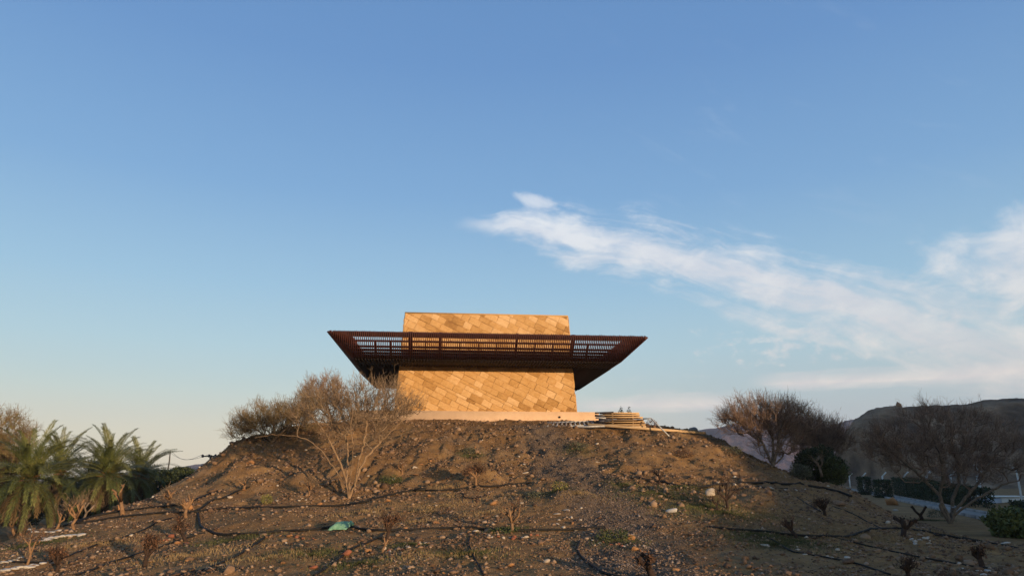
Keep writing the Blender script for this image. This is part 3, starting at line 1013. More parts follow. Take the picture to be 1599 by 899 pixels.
# dark bars pushed into the left end of the stack
for i, (x0, y0, x1, y1, m_, w_, lab) in enumerate([
        (929, 644.5, 958, 643.2, M_DARKMETAL, 0.05, 'dark flat bar on the top left end of the timber stack'),
        (929, 648.5, 944, 650, M_DARKMETAL, 0.07, 'short dark bar end below the top left of the timber stack'),
        (930, 652, 946, 652.5, M_GALV, 0.05, 'grey steel bar end sticking out left of the timber stack'),
        (935, 655, 955, 655.2, M_DARKMETAL, 0.08, 'thick dark bar between planks at the left of the timber stack'),
        (931, 658, 944, 657, M_DARKMETAL, 0.08, 'dark bar end low at the left of the timber stack')]):
    V, F = beam(at(x0, y0, 26.85 - 0.01 * i), at(x1, y1, 26.75 - 0.01 * i), w_, w_)
    single('metal_bar', V, F, m_, lab, 'metal bar', tuple(V.mean(0)), 'bars at the left end of the timber stack')
for x0, y0, x1, y1, Y, m_, lab in [
        (897, 666.5, 944, 665, 26.2, M_GALV, 'short bright steel rail lying nearest on the ground left of the timber stack'),
        (918, 661.5, 948, 663, 26.55, M_DARKMETAL, 'dark blue steel rail reaching under the left end of the timber stack'),
        (886, 668.0, 930, 667.2, 26.3, M_DARKMETAL, 'low dark rail lying under the bright steel rail on the ground')]:
    V, F = beam(at(x0, y0, Y), at(x1, y1, Y), 0.06, 0.055)
    single('steel_rail', V, F, m_, lab, 'steel rail', tuple(V.mean(0)), 'steel rails left of the timber stack')
# ladder lying on the ground
l0, l1 = at(849, 666.2, 26.6), at(936, 663.5, 26.6)
m0, m1 = at(854, 659.8, 27.25), at(928, 657.2, 27.25)
lad = thing('metal_ladder', 'pale metal ladder lying flat at the foot of the plinth', 'ladder', tuple((l0 + l1) / 2))
for a_, b_ in ((l0, l1), (m0, m1)):
    V, F = beam(a_, b_, 0.035, 0.05)
    part('side_rail', V, F, M_GALV, lad)
for k in range(11):
    f_ = (k + 0.7) / 11.6
    V, F = beam(l0 + (l1 - l0) * f_, m0 + (m1 - m0) * f_, 0.05, 0.03)
    part('rung', V, F, M_GALV, lad)
# bent bar leaning off the right end of the stack
b0, b1, b2 = at(1004, 653.5, 26.6), at(1017, 653, 26.45), at(1045, 681.5, 25.9)
b2[2] = max(b2[2], float(H(b2[0], b2[1])) + 0.02)
P = np.stack([b0, b1 * 0.97 + b0 * 0.03, b1, b1 * 0.97 + b2 * 0.03, b2])[None]
V, F = tubes(P, np.full((1, 5), 0.026), 6, cap=True)
single('bent_bar', V, F, M_GALV, 'thin bent metal bar leaning from the timber stack down to the slope', 'metal bar', tuple(V.mean(0)))


# ------------------------------------------------------------------ rocks
def ico(sub=2):
    import bmesh
    bm = bmesh.new()
    bmesh.ops.create_icosphere(bm, subdivisions=sub, radius=1.0)
    V = np.array([v.co[:] for v in bm.verts])
    F = np.array([[v.index for v in f.verts] for f in bm.faces])
    bm.free()
    return V, F


ICO2V, ICO2F = ico(2)
ICO1V, ICO1F = ico(1)


def rock_shape(seed, flat=0.65, base=ICO2V, cuts=7):
    g = np.random.default_rng(seed)
    V = base.copy()
    for _ in range(cuts):                        # cleave flat faces
        n = g.normal(size=3); n /= np.linalg.norm(n)
        c = g.uniform(0.45, 0.85)
        d = V @ n - c
        V = V - np.where(d > 0, d, 0)[:, None] * n
    V = V * (1 + 0.07 * g.normal(size=len(V)))[:, None]
    V = V * np.array([1.0, g.uniform(0.65, 0.95), flat * g.uniform(0.8, 1.15)])
    V[:, 2] = np.maximum(V[:, 2], -0.35)
    return V


ROCK_V = [rock_shape(100 + i, random.choice([0.45, 0.6, 0.75])) for i in range(10)]
ROCK_MESH = {}


def rock(p, size, mat, label, cat='rock', group=None, name='rock', variant=None, rotz=None, sz=(1, 1, 1), sink=0.25):
    i = random.randrange(10) if variant is None else variant
    key = (i, mat.name)
    if key not in ROCK_MESH:
        ROCK_MESH[key] = make_mesh('rock', ROCK_V[i], ICO2F, mat)
    o = link(name, ROCK_MESH[key], None, (p[0], p[1], p[2] + size * sz[2] * sink))
    o.rotation_euler = (random.uniform(-0.15, 0.15), random.uniform(-0.15, 0.15), random.uniform(0, 6.28) if rotz is None else rotz)
    o.scale = (size * sz[0], size * sz[1], size * sz[2])
    return tag(o, label, cat, group)


BIG_ROCKS = [
    (393, 725, 9, M_ROCK_ORANGE, 'large smooth tan boulder tilted on the upper left of the mound', (1.2, 1, 1.1)),
    (293, 794, 11, M_ROCK_ORANGE, 'large orange boulder behind a cut stump at the left foot of the mound', (1, 1, 1.3)),
    (183, 797, 8, M_ROCK_ORANGE, 'tan boulder close behind the tall forked stump by the palms', (1, 1, 1.4)),
    (681, 817, 7, M_ROCK_ORANGE, 'round orange rock with a dark shadow in the middle foreground', (1, 1, 1.1)),
    (771, 787, 8, M_ROCK_ORANGE, 'ochre rock left of the dry middle sapling', (1.1, 1, 0.8)),
    (542, 866, 10, M_ROCK_RED, 'big red brown rock beside the pipe in the foreground', (0.9, 0.8, 1.3)),
    (490, 887, 8, M_ROCK_RED, 'smaller red and orange rock below the big red brown rock', (1, 0.8, 1.0)),
    (990, 858, 7, M_ROCK_ORANGE, 'orange rock at the right end of a stone arc', (1, 1, 1.1)),
    (1054, 892, 8, M_ROCK_ORANGE, 'orange rock at the bottom edge beside a dark stump', (1, 1, 1.1)),
    (1110, 773, 10, M_ROCK_PALE, 'large cream block beside the dark twiggy shrub', (1, 0.8, 1.35)),
    (1204, 764, 7, M_ROCK_PALE, 'small square pale block at the pipe below the bare tree', (1, 0.9, 1.0)),
    (1393, 788, 10, M_ROCK_ORANGE, 'pointed tan boulder at the edge of the pale path', (1, 1, 1.5)),
    (1050, 799, 10, M_ROCK_WHITE, 'low jagged white rock alone on the gravel right of the track', (1.2, 0.7, 0.7)),
    (1309, 788, 10, M_ROCK, 'broad brown boulder on the right slope beside a small shrub', (1.2, 1, 0.8)),
    (332, 768, 9, M_ROCK, 'brown boulder half buried on the left slope above the pipe', (1.1, 1, 0.9)),
    (358, 777, 5, M_ROCK_PALE, 'pale stone above the long black pipe on the left slope', (1, 1, 1)),
    (268, 838, 6, M_ROCK_RED, 'red stone in the heap beside a leaning stump', (1, 1, 1)),
    (1083, 669, 9, M_ROCK_GREY, 'grey block standing on the crest right of the timber stack', (1, 0.8, 1.0)),
    (1323, 871, 5, M_ROCK_WHITE, 'smooth white stone lying alone on the lower right slope', (1.2, 0.8, 0.7)),
    (1570, 849, 7, M_ROCK_WHITE, 'white stone below the green bush at the right edge', (1.3, 0.9, 0.8)),
    (1398, 797, 4, M_ROCK_WHITE, 'small white stone just below the pointed tan boulder', (1.3, 0.9, 0.7)),
    (647, 731, 5, M_ROCK_PALE, 'pale pinkish stone on the bare slope under the pavilion', (1, 1, 1)),
    (657, 725, 4, M_ROCK_ORANGE, 'flat ochre stone above the pale pinkish stone', (1.3, 1, 0.6)),
    (650, 742, 5, M_ROCK_ORANGE, 'crumbling ochre rock below the pale pinkish stone', (1.2, 1, 0.8)),
    (870, 803, 6, M_ROCK_PALE, 'flat pale stone beside the upper end of the stone heap', (1.3, 1, 0.6)),
    (886, 797, 6, M_ROCK_PALE, 'upper pale stone near the edge of the gravel track', (1.3, 1, 0.6)),
    (799, 741, 6, M_ROCK, 'brown stone on the slope left of the track', (1, 1, 1)),
    (820, 739, 5, M_ROCK_PALE, 'long pale stone lying by the gravel track', (1.6, 0.7, 0.6)),
    (743, 830, 6, M_ROCK_PALE, 'pale stone lying on the pipe joint in the foreground', (1.1, 0.9, 0.8)),
    (605, 782, 5, M_ROCK_ORANGE, 'ochre stone resting against the long black pipe', (1, 1, 1.1)),
    (499, 788, 6, M_ROCK_ORANGE, 'ochre rock at the foot of the small bush under the bare tree', (0.9, 0.9, 1.2)),
    (1196, 853, 7, M_ROCK_PALE, 'pale stone at the end of the green patch on the right', (1.2, 1, 0.8)),
    (933, 722, 5, M_ROCK_PALE, 'thin pale stone high on the slope right of the track', (1.7, 0.6, 0.5)),
]
for px, py, r, mt, lab, sz in BIG_ROCKS:
    p = G(px, py)
    if py == 669: p = np.array([*at(1083, 671.5, 27.5)[:2], float(H(*at(1083, 671.5, 27.5)[:2]))])
    sc_ = r * p[1] / 1139.0
    rock(p, sc_, mt, lab, 'rock', None, 'rock', sz=sz, rotz=random.uniform(-0.4, 0.4))

# rings and rows of stones laid round the planted shrubs
STONE_ROWS = [
    ([(592, 858), (610, 861), (625, 858), (640, 856), (655, 852), (668, 849)], 5, M_ROCK_PALE, M_ROCK_RED, 'stone in the arc in front of the forked foreground shrub', 11),
    ([(762, 836), (790, 841), (815, 839), (840, 834)], 5, M_ROCK_RED, M_ROCK_PALE, 'stone in the row along the pipe below the dry sapling', 12),
    ([(925, 843), (945, 849), (965, 851), (985, 852)], 4, M_ROCK_PALE, M_ROCK_RED, 'stone in the arc round the green tuft by the track', 10),
    ([(436, 836), (470, 839), (500, 841)], 4, M_ROCK_RED, M_ROCK_ORANGE, 'stone in the row below the green bag', 9),
    ([(855, 818), (880, 822), (900, 828), (925, 833), (905, 812), (870, 812)], 4, M_ROCK_PALE, M_ROCK, 'stone in the heap beside the pipe left of the track', 18),
    ([(250, 846), (262, 842), (280, 846), (296, 850)], 5, M_ROCK, M_ROCK_RED, 'stone in the heap beside a leaning stump', 9),
    ([(430, 781), (450, 778), (480, 781), (500, 775)], 4, M_ROCK, M_ROCK_PALE, 'stone in the ring round the small bush under the bare tree', 9),
    ([(1240, 853), (1250, 862), (1270, 868), (1300, 871), (1310, 860)], 4, M_ROCK_PALE, M_ROCK, 'stone in the scattered ring on the lower right slope', 14),
    ([(1422, 843), (1432, 848), (1445, 841), (1452, 850)], 4, M_ROCK_WHITE, M_ROCK_PALE, 'pale stone in the group below the knotty dark stump', 11),
    ([(1265, 812), (1280, 818), (1310, 815), (1330, 820)], 4, M_ROCK, M_ROCK_PALE, 'stone in the low ring round the small right slope shrub', 12),
    ([(1110, 752), (1150, 757), (1190, 762), (1230, 766), (1260, 768)], 4, M_ROCK, M_ROCK_PALE, 'stone in the line along the upper right pipe', 16),
    ([(135, 803), (150, 800), (165, 799), (180, 800)], 5, M_ROCK_ORANGE, M_ROCK, 'stone in the heap at the foot of the tall forked stump', 12),
    ([(205, 788), (225, 783), (240, 778), (255, 772)], 4, M_ROCK, M_ROCK_PALE, 'stone along the black pipes near the palms', 9),
]
for pts, r, ma, mb, lab, n in STONE_ROWS:
    cc = catmull(pts, 10)
    for k in range(n):
        a_ = cc[int((k + random.random()) / n * (len(cc) - 1))]
        p = G(a_[0] + random.uniform(-3, 3), a_[1] + random.uniform(-2, 2))
        rock(p, r * random.uniform(0.6, 1.15) * p[1] / 1139, ma if random.random() < 0.6 else mb, lab, 'stone', 'stones laid round plants', 'ring_stone', sz=(1, 1, random.uniform(0.7, 1.1)))
# flat whitewashed stones on the left, and rounded ones at the bottom right corner
WH = [([(48, 828), (60, 832), (75, 831), (92, 829)], 7, 6, 'flat whitish stone in the upper ring left of the palms', (1.2, 0.8, 0.5)),
      ([(69, 845), (80, 840), (95, 838), (112, 837), (126, 835)], 9, 8, 'flat whitish stone in the middle row on the left', (1.2, 0.9, 0.55)),
      ([(2, 880), (12, 877), (24, 875), (33, 871)], 6, 5, 'flat whitish stone in the back of the left corner ring', (1.3, 0.8, 0.5)),
      ([(4, 892), (18, 889), (35, 887), (52, 883)], 9, 6, 'flat whitish stone in the front of the left corner ring', (1.2, 0.9, 0.55))]
for pts, r, n, lab, sz in WH:
    cc = catmull(pts, 10)
    for k in range(n):
        a_ = cc[int(k / (n - 1) * (len(cc) - 1))]
        p = G(a_[0], a_[1] + random.uniform(-1, 1))
        rock(p, r * random.uniform(0.8, 1.1) * p[1] / 1139, M_ROCK_WHITE, lab, 'stone', 'whitewashed stones', 'white_stone', sz=sz, rotz=random.uniform(-0.5, 0.5))
for px, py, r, lab in [(68, 880, 6, 'single flat whitish stone right of the left corner ring'), (1519, 891, 6, 'leftmost rounded white stone in the right corner'), (1530, 892, 6, 'second rounded white stone in the right corner'),
                       (1543, 892, 6, 'third rounded white stone in the right corner'), (1537, 898, 7, 'lowest rounded white stone in the right corner'), (1505, 888, 4, 'small pale stone left of the rounded white stones')]:
    p = G(px, py)
    rock(p, r * p[1] / 1139, M_ROCK_WHITE, lab, 'stone', None, 'white_stone', sz=(1.1, 1, 0.6))

# loose rocks all over
rr = np.random.default_rng(5)
cnt = 0
while cnt < 215:
    px, py = rr.uniform(20, 1560), rr.uniform(672, 896)
    if rr.random() > (0.75 if 690 < py < 830 else 0.5): continue
    p = G(px, py)
    if not (10.5 < p[1] < 28.5): continue
    if seg_dist(p[0], p[1], ROAD_A, ROAD_B) < 3.5: continue
    if track_mask(np.array([p[0]]), np.array([p[1]]))[0] > 0.5 and rr.random() < 0.8: continue
    s = float(np.clip(rr.lognormal(math.log(0.045), 0.42), 0.025, 0.14))
    side_ = 'left' if px < 600 else 'right' if px > 1000 else 'middle'
    lab = {'left': 'loose brown rock scattered over the left part of the slope', 'right': 'loose brown rock scattered over the right part of the slope', 'middle': 'loose brown rock scattered below the pavilion'}[side_]
    rock(p, s, [M_ROCK, M_ROCK, M_ROCK, M_ROCK_ORANGE, M_ROCK_PALE][rr.integers(5)], lab, 'rock', f'loose rocks {side_} part', 'loose_rock')
    cnt += 1


def gravel(n, seed, xr, yr, mean, sig, smax, keep, mat, name, label):
    g = np.random.default_rng(seed)
    x, y = g.uniform(*xr, n), g.uniform(*yr, n)
    k = keep(x, y) > g.random(n)
    x, y = x[k], y[k]
    z = H(x, y)
    n = len(x)
    s = np.clip(g.lognormal(math.log(mean), sig, n), 0.006, smax)
    base = np.array([[1, 0, 0], [0, 1, 0], [-1, 0, 0], [0, -1, 0], [0.1, 0.1, 0.8], [0, 0, -0.8]], float)
    F0 = np.array([[0, 1, 4], [1, 2, 4], [2, 3, 4], [3, 0, 4], [1, 0, 5], [2, 1, 5], [3, 2, 5], [0, 3, 5]])
    V = base[None] * g.uniform(0.55, 1.25, (n, 6, 1)) + g.normal(size=(n, 6, 3)) * 0.14
    V *= np.stack([g.uniform(0.8, 1.3, n), g.uniform(0.6, 1.1, n), g.uniform(0.45, 0.9, n)], -1)[:, None]
    a = g.uniform(0, 6.28, n)
    c_, s_ = np.cos(a)[:, None], np.sin(a)[:, None]
    V = np.stack([V[..., 0] * c_ - V[..., 1] * s_, V[..., 0] * s_ + V[..., 1] * c_, V[..., 2]], -1) * s[:, None, None]
    V += np.stack([x, y, z + s * 0.25], -1)[:, None]
    F = (F0[None] + (np.arange(n) * 6)[:, None, None]).reshape(-1, 3)
    return tag(link(name, make_mesh(name, V.reshape(-1, 3), F, mat)), label, kind='stuff')


def rubble(n, seed, mat):
    """bigger clods and broken stone, thickest on the bank"""
    g = np.random.default_rng(seed)
    x, y = g.uniform(-14, 15, n), g.uniform(10, 28.4, n)
    st = sstep(smooth_ground(x, y), 0.7, 1.5)
    cl = sstep(fbm(x * 0.55 + 11, y * 0.55, 4), -0.02, 0.2)
    k = (0.10 + 0.9 * np.maximum(st, 0.35 * sstep(x, 4.5, 7.5))) * (0.15 + cl) * (1 - 0.85 * track_mask(x, y)) * (seg_dist(x, y, ROAD_A, ROAD_B) > 3) > g.random(n)
    x, y = x[k], y[k]
    n = len(x)
    s = np.clip(g.lognormal(math.log(0.033), 0.55, n), 0.015, 0.14)
    var = np.stack([rock_shape(900 + i, 0.7, ICO1V, 5) for i in range(24)])
    V = var[g.integers(0, 24, n)]
    a = g.uniform(0, 6.28, n)
    c_, s_ = np.cos(a)[:, None], np.sin(a)[:, None]
    V = np.stack([V[..., 0] * c_ - V[..., 1] * s_, V[..., 0] * s_ + V[..., 1] * c_, V[..., 2]], -1) * s[:, None, None]
    V += np.stack([x, y, H(x, y) + s * 0.15], -1)[:, None]
    F = (ICO1F[None] + (np.arange(n) * len(ICO1V))[:, None, None]).reshape(-1, 3)
    return tag(link('rubble', make_mesh('rubble', V.reshape(-1, 3), F, mat)), 'brown clods and broken stone lying thick on the bank of the mound', kind='stuff')


M_CLOD = simple('earth_clods', [(0.1, (0.09, 0.052, 0.030)), (0.5, (0.19, 0.115, 0.066)), (0.95, (0.32, 0.215, 0.135))], 9, 0.95, island=0.7, bmp=0.5, dist=0.02)
rubble(34000, 35, M_CLOD)


def keep_earth(x, y):
    tm = track_mask(x, y)
    clump = sstep(fbm(x * 0.8 + 40, y * 0.8, 4), -0.12, 0.16)
    return (0.22 + 0.78 * clump) * (1 - 0.8 * tm) * np.clip(18 / np.maximum(y, 10), 0, 1.2) * (seg_dist(x, y, ROAD_A, ROAD_B) > 2.6)


gravel(205000, 31, (-14.5, 15.5), (9.8, 28.7), 0.016, 0.55, 0.08, keep_earth, M_GRAVEL, 'gravel', 'loose gravel and small stones on the brown earth')
gravel(90000, 32, (-1.5, 5.5), (9.8, 27.3), 0.015, 0.42, 0.05, lambda x, y: track_mask(x, y) * 0.9, M_GRAVEL_GREY, 'track_gravel', 'grey gravel of the track running down the mound')

# ------------------------------------------------------------------ bare bushes and trees
def world_ell(px, py, rx, ry, Y, ry_depth):
    """an ellipsoid seen round a pixel, standing at depth Y"""
    c = at(px, py, Y)
    k = Y / 1139.0
    return c, np.array([rx * k, ry_depth, ry * k])


def twig_cloud(g, P0, D0, length, radius, spur=2, up=0.25, wig=0.18):
    """thin zigzag twigs with side spurs from points P0 along directions D0"""
    n = len(P0)
    L = length * g.uniform(0.55, 1.35, n)[:, None]
    d = D0 / (np.linalg.norm(D0, axis=1, keepdims=True) + 1e-9)
    p1 = P0 + d * L * 0.5 + g.normal(size=(n, 3)) * L * wig * 0.5
    p2 = P0 + d * L + np.array([0, 0, up]) * L + g.normal(size=(n, 3)) * L * wig
    Pm = np.stack([P0, p1, p2], 1)
    out = [tubes(Pm, np.stack([np.full(n, radius), np.full(n, radius * 0.75), np.full(n, radius * 0.4)], 1), 3)]
    for s in range(spur):
        f = g.uniform(0.2, 0.95, n)[:, None]
        b = np.where(f < 0.5, P0 + (p1 - P0) * f * 2, p1 + (p2 - p1) * (f * 2 - 1))
        dd = d + g.normal(size=(n, 3)) * 0.85
        dd /= np.linalg.norm(dd, axis=1, keepdims=True)
        e = b + dd * L * g.uniform(0.2, 0.5, n)[:, None]
        out.append(tubes(np.stack([b, e], 1), np.stack([np.full(n, radius * 0.7), np.full(n, radius * 0.35)], 1), 3))
    return out


def leaf_quads(g, P, size, up=0.3):
    n = len(P)
    d = g.normal(size=(n, 3)) + np.array([0, 0, up]); d /= np.linalg.norm(d, axis=1, keepdims=True)
    s = np.cross(d, g.normal(size=(n, 3))); s /= np.linalg.norm(s, axis=1, keepdims=True)
    L = size * g.uniform(0.6, 1.4, n)[:, None]
    V = np.stack([P, P + d * L * 0.5 + s * L * 0.28, P + d * L, P + d * L * 0.5 - s * L * 0.28], 1).reshape(-1, 3)
    return V, np.arange(4 * n).reshape(n, 4)


def bare_tree(name, label, cat, base, limbs, ells, nodes, twigs, tl, tr, m_bark, m_twig, seed, r0=0.05, group=None, leaf=None, spur=2, upw=0.6, jitter=0.12):
    """limbs: lists of world points from the base; ells: crown volumes (centre, radii, share)"""
    g = np.random.default_rng(seed)
    pos, par, limb = [np.array(base, float)], [-1], [True]
    for lb in limbs:
        cc = catmull(np.array([base] + list(lb)) if np.linalg.norm(np.array(lb[0]) - base) > 0.05 else np.array(lb), 6)
        dist = [np.linalg.norm(p - cc[0]) for p in pos]
        last = int(np.argmin(dist))
        for p in cc[1:]:
            pos.append(p + g.normal(size=3) * 0.012); par.append(last); limb.append(True)
            last = len(pos) - 1
    pts = []
    tot = sum(e[2] for e in ells)
    for c, rad, sh in ells:
        m = int(nodes * sh / tot)
        v = g.normal(size=(m, 3)); v /= np.linalg.norm(v, axis=1, keepdims=True)
        pts.append(c + v * (g.random(m) ** 0.42)[:, None] * rad)
    pts = np.concatenate(pts)
    pts = pts[pts[:, 2] > H(pts[:, 0], pts[:, 1]) + 0.12]
    pts = pts[np.argsort(np.linalg.norm(pts - base, axis=1) + 0.3 * g.random(len(pts)))]
    N = len(pos) + len(pts)
    A = np.zeros((N, 3)); A[:len(pos)] = pos
    n = len(pos)
    plen = np.zeros(N)
    for i in range(1, n): plen[i] = plen[par[i]] + np.linalg.norm(A[i] - A[par[i]])
    for p in pts:
        d = np.linalg.norm(A[:n] - p, axis=1)
        down = np.maximum(0, A[:n, 2] - p[2] - 0.1)
        j = int(np.argmin(d + 0.12 * plen[:n] + 0.5 * down))
        A[n] = p; par.append(j); limb.append(False)
        plen[n] = plen[j] + d[j]
        n += 1
    cnt = np.ones(n)
    for i in range(n - 1, 0, -1): cnt[par[i]] += cnt[i]
    rad = np.maximum(r0 * (cnt / cnt[0]) ** 0.46, tr * 1.15)
    ii = np.arange(1, n)
    pa = np.array(par)[1:]
    a, b = A[pa], A[ii]
    m = (a + b) / 2 + g.normal(size=a.shape) * np.linalg.norm(b - a, axis=1)[:, None] * jitter
    lm = np.array(limb)[1:]
    m[lm] = ((a + b) / 2)[lm]
    ra, rb = np.minimum(rad[pa], rad[ii] * 1.35), rad[ii]
    Pm, Rm = np.stack([a, m, b], 1), np.stack([ra, (ra + rb) / 2, rb], 1)
    root = thing(name, label, cat, tuple(base), group)
    if lm.any():
        V, F = tubes(Pm[lm], Rm[lm], 6)
        part('trunk', V, F, m_bark, root, smooth=True)
    V, F = tubes(Pm[~lm], Rm[~lm], 4)
    thick = [(V, F)]
    # twigs from every crown node
    nn = np.where(~np.array(limb))[0]
    reps = np.repeat(nn, twigs)
    P0 = A[reps] + (A[np.array(par)[reps]] - A[reps]) * g.random(len(reps))[:, None] * 0.7
    ctr = sum(e[0] * e[2] for e in ells) / tot
    out = A[reps] - (ctr - np.array([0, 0, 0.8]))
    out /= np.linalg.norm(out, axis=1, keepdims=True) + 1e-6
    D0 = out * 0.7 + g.normal(size=P0.shape) * 0.6 + np.array([0, 0, upw])
    V, F = join(*(thick + twig_cloud(g, P0, D0, tl, tr, spur)))
    part('crown', V, F, m_twig, root)
    if leaf:
        cntl, size, mat = leaf
        k = g.integers(0, len(P0), cntl)
        V, F = leaf_quads(g, P0[k] + g.normal(size=(cntl, 3)) * tl * 0.5, size)
        part('leaves', V, F, mat, root)
    return root


def px_limb(base, Y, pts):
    """pixel points (px, py, offset in depth) as a limb"""
    return [at(a, b, Y + c) for a, b, c in pts]


# the bare acacia in front of the mound
b = G(545, 778); Y = b[1]
limbs = [px_limb(b, Y, [(541, 760, 0), (520, 728, 0.1), (497, 698, 0.2), (470, 683, 0.3), (430, 678, 0.4), (398, 683, 0.5)]),
         px_limb(b, Y, [(538, 740, -0.1), (524, 708, -0.2), (508, 676, -0.3), (492, 655, -0.2), (470, 640, 0.1)]),
         px_limb(b, Y, [(541, 742, 0.2), (543, 715, 0.5), (540, 690, 0.7), (520, 655, 1.0), (500, 620, 1.2)]),
         px_limb(b, Y, [(556, 750, 0), (559, 725, -0.2), (566, 700, -0.3), (572, 668, -0.4), (574, 640, -0.5), (570, 610, -0.4)]),
         px_limb(b, Y, [(557, 745, 0.2), (570, 718, 0.4), (590, 695, 0.6), (612, 672, 0.7), (635, 650, 0.8)]),
         px_limb(b, Y, [(548, 735, -0.3), (552, 700, -0.8), (548, 665, -1.1), (552, 630, -1.2)])]
ells = [(*world_ell(520, 628, 62, 36, Y + 0.2, 1.2), 1.0), (*world_ell(583, 632, 66, 42, Y, 1.2), 1.25), (*world_ell(628, 636, 34, 30, Y + 0.3, 0.8), 0.4), (*world_ell(560, 665, 70, 30, Y, 1.1), 0.55), (*world_ell(478, 650, 26, 22, Y + 0.4, 0.7), 0.16)]
bare_tree('acacia_tree', 'bare spreading acacia with many pale stems in front of the mound', 'tree', b, limbs, ells, 470, 5, 0.30, 0.0052, M_BARK, M_TWIG, 41, 0.062)

# the dense brushy bush behind it, on the left brow of the mound
b2 = at(425, 690, 25.4); b2[2] = float(H(b2[0], b2[1])) - 0.02
Y = b2[1]
ells = [(*world_ell(420, 662, 46, 28, Y, 1.1), 1.2), (*world_ell(470, 650, 42, 32, Y + 0.3, 1.1), 1.0), (*world_ell(382, 672, 24, 20, Y, 0.8), 0.4)]
limbs = [px_limb(b2, Y, [(415, 680, 0), (395, 668, 0.1)]), px_limb(b2, Y, [(440, 675, 0), (465, 655, 0.2)]), px_limb(b2, Y, [(428, 672, -0.2), (425, 650, -0.3)])]
bare_tree('brushy_bush', 'dense olive brown brushy bush on the left brow of the mound', 'bush', b2, limbs, ells, 330, 9, 0.34, 0.0052, M_BARK, M_TWIG_OLIVE, 42, 0.05, leaf=(1500, 0.04, M_LEAF_GREY), spur=3)
# dark stemmed bush between the two
b3 = at(520, 662, 27.2); b3[2] = float(H(b3[0], b3[1])) - 0.02
Y = b3[1]
limbs = [px_limb(b3, Y, [(514, 640, 0), (507, 620, 0), (500, 600, 0.1)]), px_limb(b3, Y, [(520, 645, 0), (533, 620, 0.1), (540, 600, 0.2)]), px_limb(b3, Y, [(510, 648, -0.1), (490, 630, -0.2), (470, 615, -0.3)])]
ells = [(*world_ell(505, 618, 44, 28, Y, 0.9), 1.0)]
bare_tree('thorn_bush', 'thin dark thorn bush behind the pale acacia at the top of the mound', 'bush', b3, limbs, ells, 170, 7, 0.26, 0.0065, M_STUMP_DARK, M_TWIG_DARK, 43, 0.05)

# trees on the right
b4 = G(1207, 728); Y = b4[1]
limbs = [px_limb(b4, Y, [(1200, 712, 0), (1190, 690, 0.1), (1172, 668, 0.2), (1150, 650, 0.2)]),
         px_limb(b4, Y, [(1207, 708, 0.1), (1206, 680, 0.2), (1195, 655, 0.3), (1185, 635, 0.3)]),
         px_limb(b4, Y, [(1213, 705, 0), (1216, 680, -0.2), (1225, 655, -0.3), (1230, 632, -0.4)]),
         px_limb(b4, Y, [(1222, 712, 0.2), (1222, 702, 0.3), (1214, 698, 0.3)])]
ells = [(*world_ell(1190, 652, 66, 32, Y, 1.4), 1.2), (*world_ell(1235, 662, 46, 32, Y + 0.3, 1.2), 0.7), (*world_ell(1150, 660, 34, 20, Y, 0.8), 0.3), (*world_ell(1212, 692, 40, 26, Y, 1.0), 0.35)]
bare_tree('umbrella_thorn', 'flat topped bare tree on the shaded right shoulder of the mound', 'tree', b4, limbs, ells, 460, 8, 0.36, 0.0058, M_BARK_GREY, M_TWIG_DARK, 44, 0.085)
b5 = at(1280, 722, 30.5); b5[2] = float(H(b5[0], b5[1])) - 0.05
Y = b5[1]
limbs = [px_limb(b5, Y, [(1272, 690, 0), (1262, 660, 0)]), px_limb(b5, Y, [(1288, 690, 0), (1300, 665, 0.2)]), px_limb(b5, Y, [(1280, 685, -0.2), (1280, 655, -0.3)])]
ells = [(*world_ell(1278, 688, 46, 34, Y, 1.4), 1.0), (*world_ell(1304, 680, 26, 26, Y, 1.0), 0.4), (*world_ell(1256, 672, 30, 30, Y, 1.0), 0.4)]
bare_tree('reddish_bush', 'reddish brown twiggy bush right behind the flat topped bare tree', 'bush', b5, limbs, ells, 350, 9, 0.42, 0.0064, M_BARK_GREY, M_TWIG_DARK, 45, 0.08)
b6 = G(1484, 817); Y = b6[1]
limbs = [px_limb(b6, Y, [(1470, 795, 0), (1468, 776, 0), (1450, 755, 0.1), (1425, 732, 0.2), (1395, 708, 0.3)]),
         px_limb(b6, Y, [(1468, 772, 0), (1472, 750, -0.2), (1470, 720, -0.4), (1460, 690, -0.5)]),
         px_limb(b6, Y, [(1487, 795, 0.1), (1488, 778, 0.2), (1497, 755, 0.3), (1496, 725, 0.4), (1505, 690, 0.5)]),
         px_limb(b6, Y, [(1495, 800, 0), (1515, 785, 0), (1540, 770, 0.1), (1570, 755, 0.1), (1600, 748, 0.2)]),
         px_limb(b6, Y, [(1492, 797, -0.1), (1508, 776, -0.3), (1530, 750, -0.4), (1550, 715, -0.5)])]
ells = [(*world_ell(1480, 690, 135, 44, Y, 1.7), 2.0), (*world_ell(1560, 700, 90, 50, Y + 0.4, 1.6), 1.1), (*world_ell(1400, 700, 66, 38, Y, 1.3), 0.8), (*world_ell(1490, 735, 100, 24, Y, 1.3), 0.7), (*world_ell(1470, 648, 90, 16, Y, 1.2), 0.35)]
bare_tree('wide_thorn_tree', 'wide low thorn tree with thick forked trunks at the right edge', 'tree', b6, limbs, ells, 900, 8, 0.33, 0.0054, M_BARK_GREY, M_TWIG_DARK, 46, 0.115)
